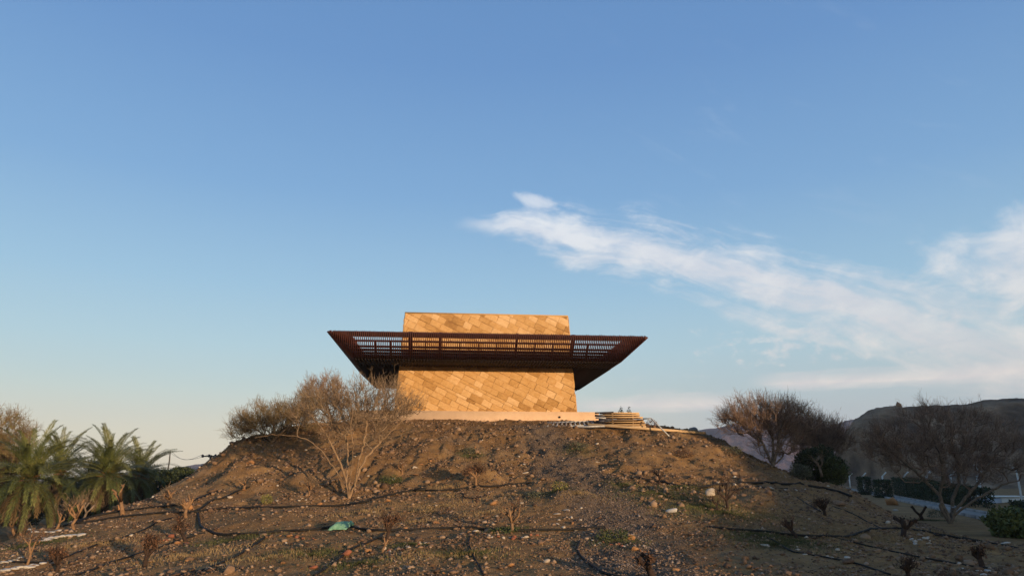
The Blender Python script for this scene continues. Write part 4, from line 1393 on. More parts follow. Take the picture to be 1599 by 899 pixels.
# the tawny tree at the left edge
b7 = at(-10, 800, 41); b7[2] = float(H(b7[0], b7[1]))
Y = b7[1]
limbs = [px_limb(b7, Y, [(8, 780, 0), (15, 740, 0), (25, 700, 0)]), px_limb(b7, Y, [(-5, 780, 0), (-15, 730, 0), (-20, 690, 0)])]
ells = [(*world_ell(0, 688, 50, 46, Y, 1.8), 1.0), (*world_ell(-45, 690, 60, 60, Y, 1.8), 0.6), (*world_ell(0, 740, 40, 30, Y, 1.3), 0.3)]
bare_tree('tawny_tree', 'tawny twiggy tree at the left edge beside the palms', 'tree', b7, limbs, ells, 460, 12, 0.45, 0.0085, M_BARK, M_TWIG_OLIVE, 47, 0.1, leaf=(7000, 0.07, M_LEAF_YELLOW))


# ------------------------------------------------------------------ date palms
def frond_mesh(kind, seed, L=3.05):
    """one feather leaf growing along +x from the crown"""
    g = np.random.default_rng(seed)
    el0, droop = {'high': (80, 50), 'steep': (63, 62), 'mid': (36, 85), 'low': (6, 85), 'hang': (-32, 50)}[kind]
    n = 26
    s = np.linspace(0, 1, n)
    ang = np.radians(el0 - droop * s ** 1.5)
    step = L / (n - 1)
    x = np.concatenate([[0], np.cumsum(np.cos(ang[:-1]) * step)])
    z = np.concatenate([[0], np.cumsum(np.sin(ang[:-1]) * step)])
    y = 0.12 * L * (g.random() - 0.5) * s ** 2
    Pm = np.stack([x, y, z], 1)
    rv, rf = tubes(Pm[None, ::3], (0.024 * (1 - 0.85 * s[::3]))[None], 3)
    m = 62
    sv = np.linspace(0.10, 0.995, m)
    P0 = np.stack([np.interp(sv, s, Pm[:, i]) for i in range(3)], 1)
    a = np.interp(sv, s, ang)
    t = np.stack([np.cos(a), np.zeros(m), np.sin(a)], 1)
    nrm = np.stack([-np.sin(a), np.zeros(m), np.cos(a)], 1)
    Vs, Fs, c = [rv], [rf], len(rv)
    for sg in (-1, 1):
        for rep in range(2):
            side = np.array([0, sg, 0.0])
            fwd = np.interp(sv, [0, 1], [0.55, 1.5])[:, None]
            d = side * 0.85 + t * fwd + nrm * g.uniform(0.05, 0.75, (m, 1)) + g.normal(size=(m, 3)) * 0.22
            d /= np.linalg.norm(d, axis=1, keepdims=True)
            ll = (np.interp(sv, [0, 0.15, 0.5, 1.0], [0.18, 0.38, 0.40, 0.20]) * g.uniform(0.8, 1.15, m))[:, None]
            w = np.cross(d, nrm); w /= np.linalg.norm(w, axis=1, keepdims=True)
            p1 = P0 + d * ll * 0.5
            tip = P0 + d * ll + np.array([0, 0, -0.10]) * ll
            V = np.stack([P0, p1 + w * 0.0095, tip, p1 - w * 0.0095], 1).reshape(-1, 3)
            Vs.append(V); Fs.append(np.arange(4 * m).reshape(m, 4) + c)
            c += len(V)
    return np.concatenate(Vs), np.concatenate(Fs)


FROND = {}
for kd in ('high', 'steep', 'mid', 'low', 'hang'):
    for v_ in range(2):
        V, F = frond_mesh(kd, 300 + v_ * 7 + len(kd))
        FROND[kd, v_] = make_mesh('frond', V, F, M_PALM)
for v_ in range(2):
    V, F = frond_mesh('hang', 350 + v_, 2.3)
    FROND['dead', v_] = make_mesh('old_frond', V, F, M_PALM_OLD)


def palm(px, py, Y, size, label, seed, n=46, group='date palms on the left', lean=0.0):
    g = np.random.default_rng(seed)
    c = at(px, py, Y)
    gz = float(H(c[0], c[1]))
    root = thing('date_palm', label, 'palm tree', (c[0], c[1], gz), group)
    h = c[2] - gz
    K = 14
    zz = np.linspace(0, h, K)
    rad = np.where(np.arange(K) % 2 == 0, 0.21, 0.27) * size
    P = np.stack([c[0] + 0.03 * np.sin(zz * 1.3), np.full(K, c[1]), gz - 0.1 + zz * (h + 0.1) / h], 1)[None]
    V, F = tubes(P, rad[None], 10)
    part('trunk', V, F, M_PALM_TRUNK, root)
    # cut leaf bases below the crown, orange stalks in its heart
    pb, tb = [], []
    for k in range(60):
        a = g.uniform(0, 6.28); z0 = h * g.uniform(0.25, 0.98)
        p0 = np.array([c[0] + 0.18 * math.cos(a), c[1] + 0.18 * math.sin(a), gz + z0])
        pb.append([p0, p0 + np.array([0.16 * math.cos(a), 0.16 * math.sin(a), 0.22]) * size])
    V, F = tubes(np.array(pb), np.full((60, 2), 0.045) * np.array([1, 0.6]), 4, cap=True)
    part('leaf_bases', V, F, M_PALM_TRUNK, root, kind='stuff')
    for k in range(46):
        a, e = g.uniform(0, 6.28), R(g.uniform(-15, 70))
        d = np.array([math.cos(a) * math.cos(e), math.sin(a) * math.cos(e), math.sin(e)])
        tb.append([c + d * 0.08, c + d * g.uniform(0.4, 0.75) * size])
    V, F = tubes(np.array(tb), np.tile([0.028, 0.014], (46, 1)) * size, 3)
    part('stalks', V, F, M_PALM_STALK, root, kind='stuff')
    kinds = ['high'] * 6 + ['steep'] * 12 + ['mid'] * 13 + ['low'] * 10 + ['hang'] * 9 + ['dead'] * 7
    kinds = [kinds[int(i * len(kinds) / n)] for i in range(n)]
    for k, kd in enumerate(kinds):
        o = link('old_frond' if kd == 'dead' else 'frond', FROND[kd, k % 2], root, (0.06 * math.cos(k), 0.06 * math.sin(k), h - (0.15 if kd == 'dead' else 0.0)))
        o.rotation_euler = (g.normal() * 0.12, g.normal() * 0.10, k * 2.39996 + g.normal() * 0.2)
        s = size * g.uniform(0.85, 1.12)
        o.scale = (s, s, s)
    return root


palm(46, 748, 34.0, 0.86, 'near date palm at the left with its orange hearted crown low over the edge', 61, 92)
palm(170, 742, 37.0, 0.86, 'date palm with tall upright fronds behind the forked stump', 62, 92)
palm(92, 738, 43.0, 0.95, 'date palm between and behind the two nearer palms', 63, 72)
palm(218, 745, 45.0, 0.85, 'shaded dark date palm rightmost of the grove', 64, 72)
palm(6, 748, 42.0, 0.85, 'date palm half hidden by the tawny tree at the left edge', 65, 62)
palm(140, 762, 46.0, 0.9, 'low date palm hidden deep among the others', 66, 58)


# ------------------------------------------------------------------ leafy shrubs and hedges
def leafy(name, label, cat, centre, rad, n, size, mat, seed, group=None, boxy=False, stems=True, shell=0.45, m_stem=None):
    g = np.random.default_rng(seed)
    c = np.array(centre, float); rad = np.array(rad, float)
    if boxy:
        v = g.uniform(-1, 1, (n, 3))
        k = g.integers(0, 3, n)
        v[np.arange(n), k] = np.sign(v[np.arange(n), k]) * (1 - g.random(n) ** 2 * 0.3)
        v *= 1 + 0.10 * (fbm(v[:, 0] * 4 + seed, v[:, 1] * 4 + v[:, 2] * 3, 3))[:, None] * 2
    else:
        v = g.normal(size=(n, 3)); v /= np.linalg.norm(v, axis=1, keepdims=True)
        lump = 1 + 0.75 * fbm(v[:, 0] * 2.3 + seed, v[:, 2] * 2.3 + v[:, 1] * 2.1, 4)
        v *= (lump * (1 - shell * g.random(n) ** 1.5))[:, None]
    P = c + v * rad
    P = P[P[:, 2] > H(P[:, 0], P[:, 1]) + 0.01] if c[1] < 60 else P
    base = (c[0], c[1], float(H(c[0], c[1])))
    root = thing(name, label, cat, base, group)
    V, F = leaf_quads(g, P, size)
    part('foliage', V, F, mat, root)
    if stems:
        m = 26
        e = c + (v[g.integers(0, len(v), m)] * rad) * 0.8
        b_ = np.array(base) + g.normal(size=(m, 3)) * np.array([0.15, 0.15, 0]) * rad.max()
        b_[:, 2] = base[2] - 0.03
        V, F = tubes(np.stack([b_, (b_ + e) / 2 + g.normal(size=(m, 3)) * 0.05 * rad, e], 1), np.tile([0.02, 0.014, 0.008], (m, 1)) * max(0.3, rad.max()), 4)
        part('stems', V, F, m_stem or M_STUMP_DARK, root, kind='stuff')
    return root


def leafy_px(name, label, cat, px, py, rx, ry, Y, depth, n, size, mat, seed, **kw):
    c, rad = world_ell(px, py, rx, ry, Y, depth)
    return leafy(name, label, cat, c, rad, n, size, mat, seed, **kw)


leafy_px('green_shrub', 'dense dark green shrub below the bare trees on the right', 'shrub', 1275, 727, 40, 28, 27.5, 0.9, 11000, 0.075, M_LEAF_DARK, 71)
leafy_px('green_shrub', 'lower lighter green side shoot at the right foot of the dark shrub', 'shrub', 1302, 737, 20, 20, 26.6, 0.5, 3000, 0.07, M_LEAF_MID, 72)
p = G(1250, 748)
leafy('grey_shrub', 'small grey green shrub in front of the dark green shrub', 'shrub', p + np.array([0, 0, 0.22]), (0.36, 0.3, 0.26), 1500, 0.05, M_LEAF_GREY, 73)
p = G(1560, 838)
leafy('grassy_bush', 'bright green feathery bush at the right edge', 'bush', (*at(1594, 822, p[1])[:2], float(at(1594, 822, p[1])[2])), (0.78, 0.8, 0.45), 7000, 0.11, M_LEAF_GRASSY, 74)
for x, y, rx, ry, Y, lab, sd in [(1349, 752, 8, 7, 70, 'small trimmed cube of hedge farthest along the path', 75), (1378, 758, 11, 8, 60, 'second trimmed cube of hedge along the path', 76)]:
    c, rad = world_ell(x, y, rx, ry, Y, 0.45)
    gz_ = float(H(c[0], c[1])); top = c[2] + rad[2]
    c[2] = (gz_ + top) / 2; rad[2] = (top - gz_) / 2
    leafy('hedge', lab, 'hedge', c, rad, 2600, 0.13, M_LEAF_DARK, sd, 'clipped hedges along the path', boxy=True, stems=True)


def hedge_row(name, label, p0, p1, w, h0, h1, n, size, mat, seed, group):
    g = np.random.default_rng(seed)
    p0, p1 = np.array(p0, float), np.array(p1, float)
    d = (p1 - p0)[:2]; L = np.linalg.norm(d); d /= L
    nrm = np.array([-d[1], d[0]])
    u, a, t = g.random(n), g.uniform(-1, 1, n), g.random(n)
    k = g.random(n)
    a = np.where(k < 0.55, np.sign(a) * (1 - 0.3 * g.random(n) ** 2), a)
    t = np.where(k >= 0.55, 1 - 0.25 * g.random(n) ** 2, t)
    xy = p0[:2] + (u * L)[:, None] * d + (a * w / 2)[:, None] * nrm
    hh = h0 + (h1 - h0) * u
    hh = hh * (1 + 0.16 * fbm(u * L * 1.1 + seed, a * 2.0, 3))
    z = H(xy[:, 0], xy[:, 1]) + t * hh
    V, F = leaf_quads(g, np.stack([xy[:, 0], xy[:, 1], z], 1), size)
    base = (p0 + p1) / 2
    base[2] = float(H(base[0], base[1]))
    root = thing(name, label, 'hedge', tuple(base), group)
    part('foliage', V, F, mat, root)
    m = int(L * 4)
    uu = g.random(m)
    b_ = np.concatenate([p0[:2] + (uu * L)[:, None] * d + g.uniform(-0.3, 0.3, (m, 1)) * w * nrm, np.zeros((m, 1))], 1)
    b_[:, 2] = H(b_[:, 0], b_[:, 1]) - 0.05
    e = b_ + np.stack([g.normal(size=m) * 0.1, g.normal(size=m) * 0.1, g.uniform(0.5, 0.9, m) * h0], 1)
    V, F = tubes(np.stack([b_, e], 1), np.tile([0.025, 0.012], (m, 1)), 4)
    part('stems', V, F, M_STUMP_DARK, root, kind='stuff')
    return root


# ------------------------------------------------------------------ the pale path on the right, its kerbs, hedge, fence
rdir = (ROAD_B - ROAD_A) / np.linalg.norm(ROAD_B - ROAD_A)
rnrm = np.array([rdir[1], -rdir[0]])              # towards the right, away from the mound
RL, RR = -0.02, 1.0
def road_strip(off0, off1, z0, s0=-6, s1=112, n=80):
    s = np.linspace(s0, s1, n)
    a = ROAD_A + s[:, None] * rdir + off0 * rnrm
    b_ = ROAD_A + s[:, None] * rdir + off1 * rnrm
    za = np.maximum(H(a[:, 0], a[:, 1]), 0) * 0 + z0
    V = np.concatenate([np.c_[a, za], np.c_[b_, za]])
    i = np.arange(n - 1)
    return V, np.stack([i, n + i, n + i + 1, i + 1], 1)
V, F = road_strip(RL, RR, 0.03)
path = tag(link('path', make_mesh('path', V, F, M_CONCRETE)), 'pale concrete path running away past the foot of the mound', kind='structure')
for koff in (RL - 0.08, RR + 0.08):
    for k in range(40):
        s0, s1 = -4 + k * 2.0, -4 + k * 2.0 + 1.985
        a = ROAD_A + s0 * rdir + koff * rnrm
        b_ = ROAD_A + s1 * rdir + koff * rnrm
        V, F = beam((*a, 0.0), (*b_, 0.0), 0.15, 0.24)
        link('kerb_stone', make_mesh('kerb_stone', V, F, M_KERB), path)
def along(s, off, z=0.0):
    q = ROAD_A + s * rdir + off * rnrm
    return np.array([q[0], q[1], z])
hedge_row('hedge', 'long dark clipped hedge behind the wide thorn tree', along(56, 2.6), along(24.5, 2.5), 1.5, 1.55, 1.0, 24000, 0.12, M_LEAF_DARK, 81, 'clipped hedges along the path')
hedge_row('hedge', 'low dark hedge running to the bright green bush at the right', along(15.5, 2.4), along(3.5, 2.6), 1.2, 0.6, 0.5, 9500, 0.11, M_LEAF_DARK, 82, 'clipped hedges along the path')
g_ = np.random.default_rng(12)
# fence of white concrete posts with cranked tops
fence = thing('wire_fence', 'wire fence on white concrete posts with bent tops beyond the path', 'fence', tuple(along(50, 7)))
fpts = []
for k, (px, Y) in enumerate([(1326, 97), (1347, 89), (1378, 80), (1412, 72), (1447, 66), (1484, 63), (1526, 61)]):
    q = at(px, 745, Y); gz_ = float(H(q[0], q[1]))
    fpts.append((q[0], q[1], gz_))
    V1, F1 = beam((q[0], q[1], gz_ - 0.1), (q[0], q[1], gz_ + 1.75), 0.13, 0.13, up=(0, 1, 0))
    V2, F2 = beam((q[0], q[1], gz_ + 1.72), (q[0] + 0.42, q[1] - 0.1, gz_ + 2.15), 0.11, 0.11, up=(0, 1, 0))
    V, F = join((V1, F1), (V2, F2))
    part('fence_post', V, F, M_WHITEPOST, fence)
for j in range(6):
    hh = 0.25 + j * 0.29
    P = np.array([[a[0], a[1], a[2] + hh] for a in fpts])[None]
    V, F = tubes(P, np.full((1, len(fpts)), 0.008), 3)
    part('wire', V, F, M_WIRE, fence)
# mesh between the posts
lines = []
for a, b_ in zip(fpts[:-1], fpts[1:]):
    a, b_ = np.array(a), np.array(b_)
    m = 26
    for i in range(m):
        f0, f1 = i / m, min(1.0, (i + 4) / m)
        lines.append([a + (b_ - a) * f0 + [0, 0, 0.1], a + (b_ - a) * f1 + [0, 0, 1.7]])
        lines.append([a + (b_ - a) * f1 + [0, 0, 0.1], a + (b_ - a) * f0 + [0, 0, 1.7]])
V, F = tubes(np.array(lines), np.full((len(lines), 2), 0.004), 3)
part('wire_mesh', V, F, M_WIRE, fence, kind='stuff')

# cabin and poles beyond
Yc = 52.0
c0, c1 = at(1546, 776, Yc), at(1640, 778, Yc - 1.0)
gz_ = float(H(c0[0], c0[1]))
cab = thing('site_cabin', 'low cream cabin, its end wall coloured blue grey as in shade, beyond the hedge at the right edge', 'cabin', (c0[0], c0[1], gz_ - 0.2))
top = c0[2]
xe = at(1563, 776, Yc)[0]
part('end_wall', *box(c0[0], xe - 0.004, Yc, Yc + 2.6, gz_ - 0.4, top), M_BLUEGREY, cab)
part('wall', *box(xe, c1[0], Yc - 0.03, Yc + 2.57, gz_ - 0.4, top - 0.02), M_CREAMWALL, cab)
part('roof', *box(c0[0] - 0.06, c1[0] + 0.06, Yc - 0.09, Yc + 2.7, top + 0.003, top + 0.06), M_CREAMWALL, cab)
V, F = box(at(1594, 784, Yc)[0], at(1612, 784, Yc)[0], Yc - 0.07, Yc - 0.033, top - 0.75, top - 0.2)
wn = part('window', V, F, M_BLUEGREY, cab)
for px, py, Y, hgt, lab in [(1589, 745, 47.0, 2.4, 'thin pale pole in front of the cream cabin'), (1527, 738, 55.0, 2.6, 'pale pole showing through the wide thorn tree')]:
    q = at(px, py, Y); gz_ = float(H(q[0], q[1]))
    hgt = q[2] - gz_ + 0.6
    pr = thing('lamp_pole', lab, 'pole', (q[0], q[1], gz_))
    V, F = tubes(np.array([[[q[0], q[1], gz_ - 0.1], [q[0] + 0.02, q[1], gz_ + hgt * 0.5], [q[0], q[1], gz_ + hgt]]]), np.array([[0.07, 0.06, 0.05]]), 8)
    part('pole', V, F, M_WHITEPOST, pr)
    V, F = beam((q[0] - 0.3, q[1], gz_ + hgt), (q[0] + 0.3, q[1], gz_ + hgt), 0.06, 0.06)
    part('crossbar', V, F, M_WHITEPOST, pr)

# ------------------------------------------------------------------ far hill on the right, mountains
def ridge(name, label, xs, ys, zf, mat, kind='structure'):
    X, Yg = np.meshgrid(xs, ys)
    Z = zf(X, Yg)
    n1, n2 = len(xs), len(ys)
    ii = np.arange(n1 * n2).reshape(n2, n1)
    F = np.stack([ii[:-1, :-1], ii[:-1, 1:], ii[1:, 1:], ii[1:, :-1]], -1).reshape(-1, 4)
    return tag(link(name, make_mesh(name, np.stack([X.ravel(), Yg.ravel(), Z.ravel()], -1), F, mat, smooth=True)), label, kind=kind)


CREST = [(1290, 735), (1310, 705), (1322, 678), (1335, 660), (1350, 650), (1370, 643), (1390, 640), (1420, 640), (1470, 638), (1520, 635), (1560, 632), (1600, 628), (1700, 622), (1900, 630), (2400, 650)]
HY = 150.0
CX = np.array([at(a, b_, HY)[0] for a, b_ in CREST]); CZ = np.array([at(a, b_, HY)[2] for a, b_ in CREST])


def hill_z(X, Yg):
    c = np.interp(X * HY / np.maximum(Yg, 110), CX, CZ, left=-2)
    c = np.where(X < CX[0], -2, c)
    prof = sstep(Yg, 104, 148) * (1 - 0.45 * sstep(Yg, 152, 240))
    z = (c + 0.5) * prof
    z = z + prof * (3.4 * fbm(X * 0.07, Yg * 0.07, 6, 0.6) + 1.2 * (0.25 - np.abs(fbm(X * 0.16, Yg * 0.05, 4))))* (1 - 0.6 * np.exp(-((Yg - HY) / 9.0) ** 2))
    z = z + prof * (1.3 * (0.2 - np.abs(fbm(X * 0.23 + 9, Yg * 0.12, 4, 0.6))) + 0.7 * fbm(X * 0.6, Yg * 0.6, 4, 0.7)) * np.clip((c + 1) / 6, 0, 1)
    return np.where(c < -1, -2.2, z - 0.4)


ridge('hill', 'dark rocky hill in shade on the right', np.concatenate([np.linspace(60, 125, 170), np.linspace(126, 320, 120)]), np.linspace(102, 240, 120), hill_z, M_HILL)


# unseen ridge added behind the camera, to its right, shaped so it keeps the low sun off the right side of the view
RO = np.array([34.0, -26.0])
rca, rsa = math.cos(R(SUN_AZ)), math.sin(R(SUN_AZ))
RU = np.concatenate([np.arange(-6, 40, 0.5), np.linspace(40, 330, 100)])
RVV = np.concatenate([np.linspace(-48, -20, 15), np.linspace(-18, 18, 37), np.linspace(20, 48, 15)])
UU, VV = np.meshgrid(RU, RVV)
RH = np.interp(UU, [-6, -3, -1, 3, 9, 11, 12.6, 15, 25, 80, 300, 330], [0, 2.0, 4.9, 5.8, 7.0, 8.0, 11.8, 14.4, 18.5, 26, 30, 0]) * np.exp(-(VV / 17.0) ** 2)
RH = RH * (1 + 0.10 * fbm(UU * 0.13, VV * 0.13, 4)) + 0.5 * fbm(UU * 0.5, VV * 0.5, 4) * (RH > 1) - 0.3
RX, RY = RO[0] + UU * rca + VV * rsa, RO[1] + UU * rsa - VV * rca
RZ = RH + np.where(np.abs(RX) < 60, H(RX, np.maximum(RY, -60)), 0)
ri = np.arange(UU.size).reshape(UU.shape)
RF = np.stack([ri[:-1, :-1], ri[:-1, 1:], ri[1:, 1:], ri[1:, :-1]], -1).reshape(-1, 4)[:, ::-1]
tag(link('ridge', make_mesh('ridge', np.stack([RX.ravel(), RY.ravel(), RZ.ravel()], -1), RF, M_HILL, smooth=True)), 'unseen ridge added to the right, out of the picture, to keep the low sun off the slope', kind='structure')


q = at(1405, 641, 147.0)
pv = rock_shape(77, 1.0)
pv = pv / np.abs(pv).max(0)
tp = (pv[:, 2] + 1) / 2
pv = pv * np.stack([1.15 - 0.75 * tp ** 1.4, 1.15 - 0.75 * tp ** 1.4, np.ones(len(pv))], 1) * np.array([0.95, 0.9, 1.5]) + q + [0, 0, 0.4]
single('crest_rock', pv, ICO2F, M_PINNACLE, 'orange pinnacle of rock on the crest of the dark hill', 'rock', tuple(q))
for px, py, r, mt, lab, sz in [(1388, 638, 4, M_HILL, 'small dark knob on the left end of the hill crest', (1, 1, 1.3))]:
    q = at(px, py + r, 147.0)
    rock(q, r * 147 / 1139, mt, lab, 'rock', None, 'crest_rock', sz=sz, sink=0.35)
for x0, x1, y0, y1, lab in [(1536, 1559, 629.5, 635.5, 'long low pale building on the crest of the dark hill'), (1520, 1532, 632.5, 636.5, 'smaller building left of the long one on the hill crest')]:
    a, b_ = at(x0, y1 + 2, 149), at(x1, y0, 149)
    bl = thing('hilltop_building', lab, 'building', tuple(a))
    part('wall', *box(a[0], b_[0], 149, 153, a[2] - 0.6, b_[2]), M_CREAMWALL, bl)
    part('roof', *box(a[0] - 0.15, b_[0] + 0.15, 148.8, 153.2, b_[2] + 0.005, b_[2] + 0.18), M_ROCK_GREY, bl)
    nw = 5 if x1 - x0 > 15 else 2
    for k in range(nw):
        xx = a[0] + (b_[0] - a[0]) * (k + 0.5) / nw
        part('window', *box(xx - 0.18, xx + 0.18, 148.93, 148.99, a[2] + 0.15, b_[2] - 0.12), M_WINDOW, bl)

MY = 1050.0
MC = [(900, 745), (1000, 715), (1060, 690), (1090, 671), (1110, 665), (1135, 660), (1155, 655), (1175, 650), (1200, 652), (1240, 640), (1290, 660), (1330, 650), (1400, 668), (1550, 660), (1800, 680)]
MX = np.array([at(a, b_, MY)[0] for a, b_ in MC]); MZ = np.array([at(a, b_, MY)[2] for a, b_ in MC])


def mount_z(X, Yg):
    c = np.interp(X, MX, MZ, left=0)
    prof = sstep(Yg, 860, MY) * (1 - sstep(Yg, MY, 1300))
    rid = fbm(X * 0.012 + 3, Yg * 0.004, 6, 0.6)
    return c * prof + prof * (62 * rid * (1 - 0.7 * np.exp(-((Yg - MY) / 40) ** 2))) - 3


ridge('mountain', 'bare mountain, coloured purple as through haze, far behind the bare tree on the right', np.linspace(60, 950, 260), np.linspace(850, 1310, 110), mount_z, M_MOUNT)
LC = [(60, 745), (150, 738), (200, 733), (240, 730), (262, 732), (280, 725), (297, 722), (312, 719), (330, 724), (360, 722), (420, 735), (520, 745)]
LX = np.array([at(a, b_, 1100)[0] for a, b_ in LC]); LZ = np.array([at(a, b_, 1100)[2] for a, b_ in LC])
ridge('far_hill', 'faint pinkish hills on the left horizon', np.linspace(LX[0], LX[-1], 120), np.linspace(980, 1250, 40),
      lambda X, Yg: np.interp(X, LX, LZ) * sstep(Yg, 980, 1100) * (1 - sstep(Yg, 1110, 1250)) + 8 * fbm(X * 0.02, Yg * 0.02, 4) * sstep(Yg, 980, 1100) * (1 - sstep(Yg, 1110, 1250)) - 3, M_MOUNT)

# ------------------------------------------------------------------ far left: green thicket, poles and wire
for x, y, rx, ry, Y, lab, sd in [(285, 748, 26, 16, 50, 'dark green thicket at the foot of the mound between palms and slope', 91), (250, 756, 34, 22, 52, 'dark green thicket behind the small forked stump', 92), (205, 770, 40, 30, 54, 'dark thicket in the shade behind the palms', 93),
                                 (120, 780, 50, 34, 55, 'dark thicket behind the near palm trunks', 94), (30, 790, 50, 34, 50, 'dark thicket at the left edge under the palms', 95)]:
    leafy_px('thicket', lab, 'shrub', x, y, rx, ry, Y, 1.4, 7000, 0.15, M_LEAF_DARK, sd, group='thickets at the left')
q = at(263, 737, 90); gz_ = float(H(q[0], q[1]))
pt = at(266, 703, 90)
pr = thing('leaning_pole', 'thin dark leaning pole right of the palm grove', 'pole', (q[0], q[1], gz_))
V, F = tubes(np.array([[[q[0] - 0.3, q[1], gz_], (q + pt) / 2, pt]]), np.array([[0.10, 0.085, 0.06]]), 6)
part('shaft', V, F, M_POLE, pr)
V, F = beam(pt + np.array([-0.25, 0, -0.15]), pt + np.array([0.25, 0, -0.15]), 0.05, 0.05)
part('crossbar', V, F, M_POLE, pr)
pt2 = at(329.5, 710, 62); gz_ = float(H(pt2[0], pt2[1]))
pr = thing('utility_pole', 'power pole with a crossarm rising behind the left brow of the mound', 'utility pole', (pt2[0], pt2[1], gz_))
V, F = tubes(np.array([[[pt2[0], 62, gz_], [pt2[0], 62, (gz_ + pt2[2]) / 2], [pt2[0], 62, pt2[2]]]]), np.array([[0.14, 0.12, 0.10]]), 8)
part('shaft', V, F, M_POLE, pr)
ca0, ca1 = at(316, 712, 62), at(340, 711.5, 62)
V, F = beam(ca0, ca1, 0.10, 0.10)
part('crossarm', V, F, M_POLE, pr)
for f_ in (0.02, 0.45, 0.85):
    q = ca0 + (ca1 - ca0) * f_
    V, F = tubes(np.array([[[q[0], q[1], q[2] - 0.10], [q[0], q[1], q[2] + 0.05], [q[0], q[1], q[2] + 0.16]]]), np.array([[0.09, 0.12, 0.05]]), 8)
    part('insulator', V, F, M_DARKMETAL, pr)
for f_, dz_, lab in ((0.02, 0.0, 'power line hanging between the crossarm and the leaning pole'), (0.45, 0.1, 'upper power line running left from the power pole')):
    a = ca0 + (ca1 - ca0) * f_ + np.array([0, 0, 0.15])
    e = pt + np.array([0.2 if f_ < 0.1 else -0.2, 0, -0.1])
    t = np.linspace(0, 1, 14)
    P = a + (e - a) * t[:, None]
    P[:, 2] -= 0.7 * np.sin(math.pi * t)
    V, F = tubes(P[None], np.full((1, 14), 0.018), 3)
    single('power_line', V, F, M_POLE, lab, 'cable', tuple(P[0]))


# ------------------------------------------------------------------ cut-back shrubs on the slope
def stump(px, py, hpx, label, style='knotty', mat=None, seed=0, lean=0.0, forks=3, spread=0.5, tuft=0, name='cut_shrub', cat='shrub', thick=1.0, pt=None):
    """a pruned shrub: short trunk, a few crooked arms with blunt knotty ends, sometimes with dry tufts or twigs"""
    g = np.random.default_rng(seed + 500)
    p = G(px, py) if pt is None else pt
    h = 0.82 * hpx * p[1] / 1139.0
    mat = mat or M_STUMP
    root = thing(name, label, cat, tuple(p))
    r0 = 0.055 * thick * (h / 0.7) ** 0.6
    j = p + np.array([lean * h * 0.3, 0.02, h * g.uniform(0.32, 0.45)])
    seg = [([p - [0, 0, 0.04], (p + j) / 2 + g.normal(size=3) * 0.04 * h, j], [r0 * 1.15, r0 * 0.9, r0 * 0.85])]
    ends = []
    for k in range(forks):
        a = (k / max(1, forks - 1) - 0.5) * 2 if forks > 1 else 0
        d = np.array([a * spread + lean * 0.5 + g.normal() * 0.12, g.normal() * 0.35 * spread, 1.0])
        d /= np.linalg.norm(d)
        L = h * g.uniform(0.42, 0.68)
        m = j + d * L * 0.5 + g.normal(size=3) * 0.09 * h * np.array([1, 1, 0.4])
        e = j + d * L + g.normal(size=3) * 0.05 * h
        seg.append(([j - d * 0.02, m, e], [r0 * 0.72, r0 * 0.58, r0 * 0.62]))
        ends.append((e, d, r0 * 0.6))
        if style in ('branchy', 'twiggy') or g.random() < 0.4:
            d2 = d + g.normal(size=3) * 0.6; d2[2] = abs(d2[2]) * 0.7 + 0.3; d2 /= np.linalg.norm(d2)
            e2 = m + d2 * L * g.uniform(0.35, 0.6)
            seg.append(([m, (m + e2) / 2 + g.normal(size=3) * 0.03 * h, e2], [r0 * 0.5, r0 * 0.42, r0 * 0.45]))
            ends.append((e2, d2, r0 * 0.45))
    P = np.array([s[0] for s in seg]); Rr = np.array([s[1] for s in seg])
    V, F = tubes(P[:1], Rr[:1], 6, cap=True)
    part('trunk', V, F, mat, root, smooth=False)
    for k in range(1, len(seg)):
        V, F = tubes(P[k:k + 1], Rr[k:k + 1], 6, cap=True)
        part('branch', V, F, mat, root)
    if style == 'knotty':
        kn = []
        for e, d, r in ends:
            for _ in range(4):
                dd = d + g.normal(size=3) * 0.8; dd /= np.linalg.norm(dd)
                kn.append(([e - d * 0.02, e + dd * r * 1.6], [r * 0.8, r * 0.45]))
        V, F = tubes(np.array([k[0] for k in kn]), np.array([k[1] for k in kn]), 4, cap=True)
        part('knots', V, F, mat, root, kind='stuff')
    if style in ('twiggy', 'branchy'):
        n_ = 13 if style == 'twiggy' else 7
        P0 = np.concatenate([np.repeat(e[None], n_, 0) + g.normal(size=(n_, 3)) * 0.03 for e, d, r in ends])
        D0 = np.concatenate([np.repeat(d[None], n_, 0) for e, d, r in ends]) + g.normal(size=P0.shape) * 0.65
        V, F = join(*twig_cloud(g, P0, D0, h * 0.26, 0.0042, 2))
        part('twigs', V, F, M_STUMP_DARK if mat is M_STUMP_DARK else M_TWIG, root)
    if tuft:
        nt = max(8, tuft // 3)
        P0 = np.concatenate([e + g.normal(size=(nt, 3)) * np.array([0.09, 0.09, 0.08]) * h * 1.3 for e, d, r in ends])
        V, F = leaf_quads(g, P0, 0.04, 0.8)
        part('dry_leaves', V, F, M_DRYLEAF, root)
    return root


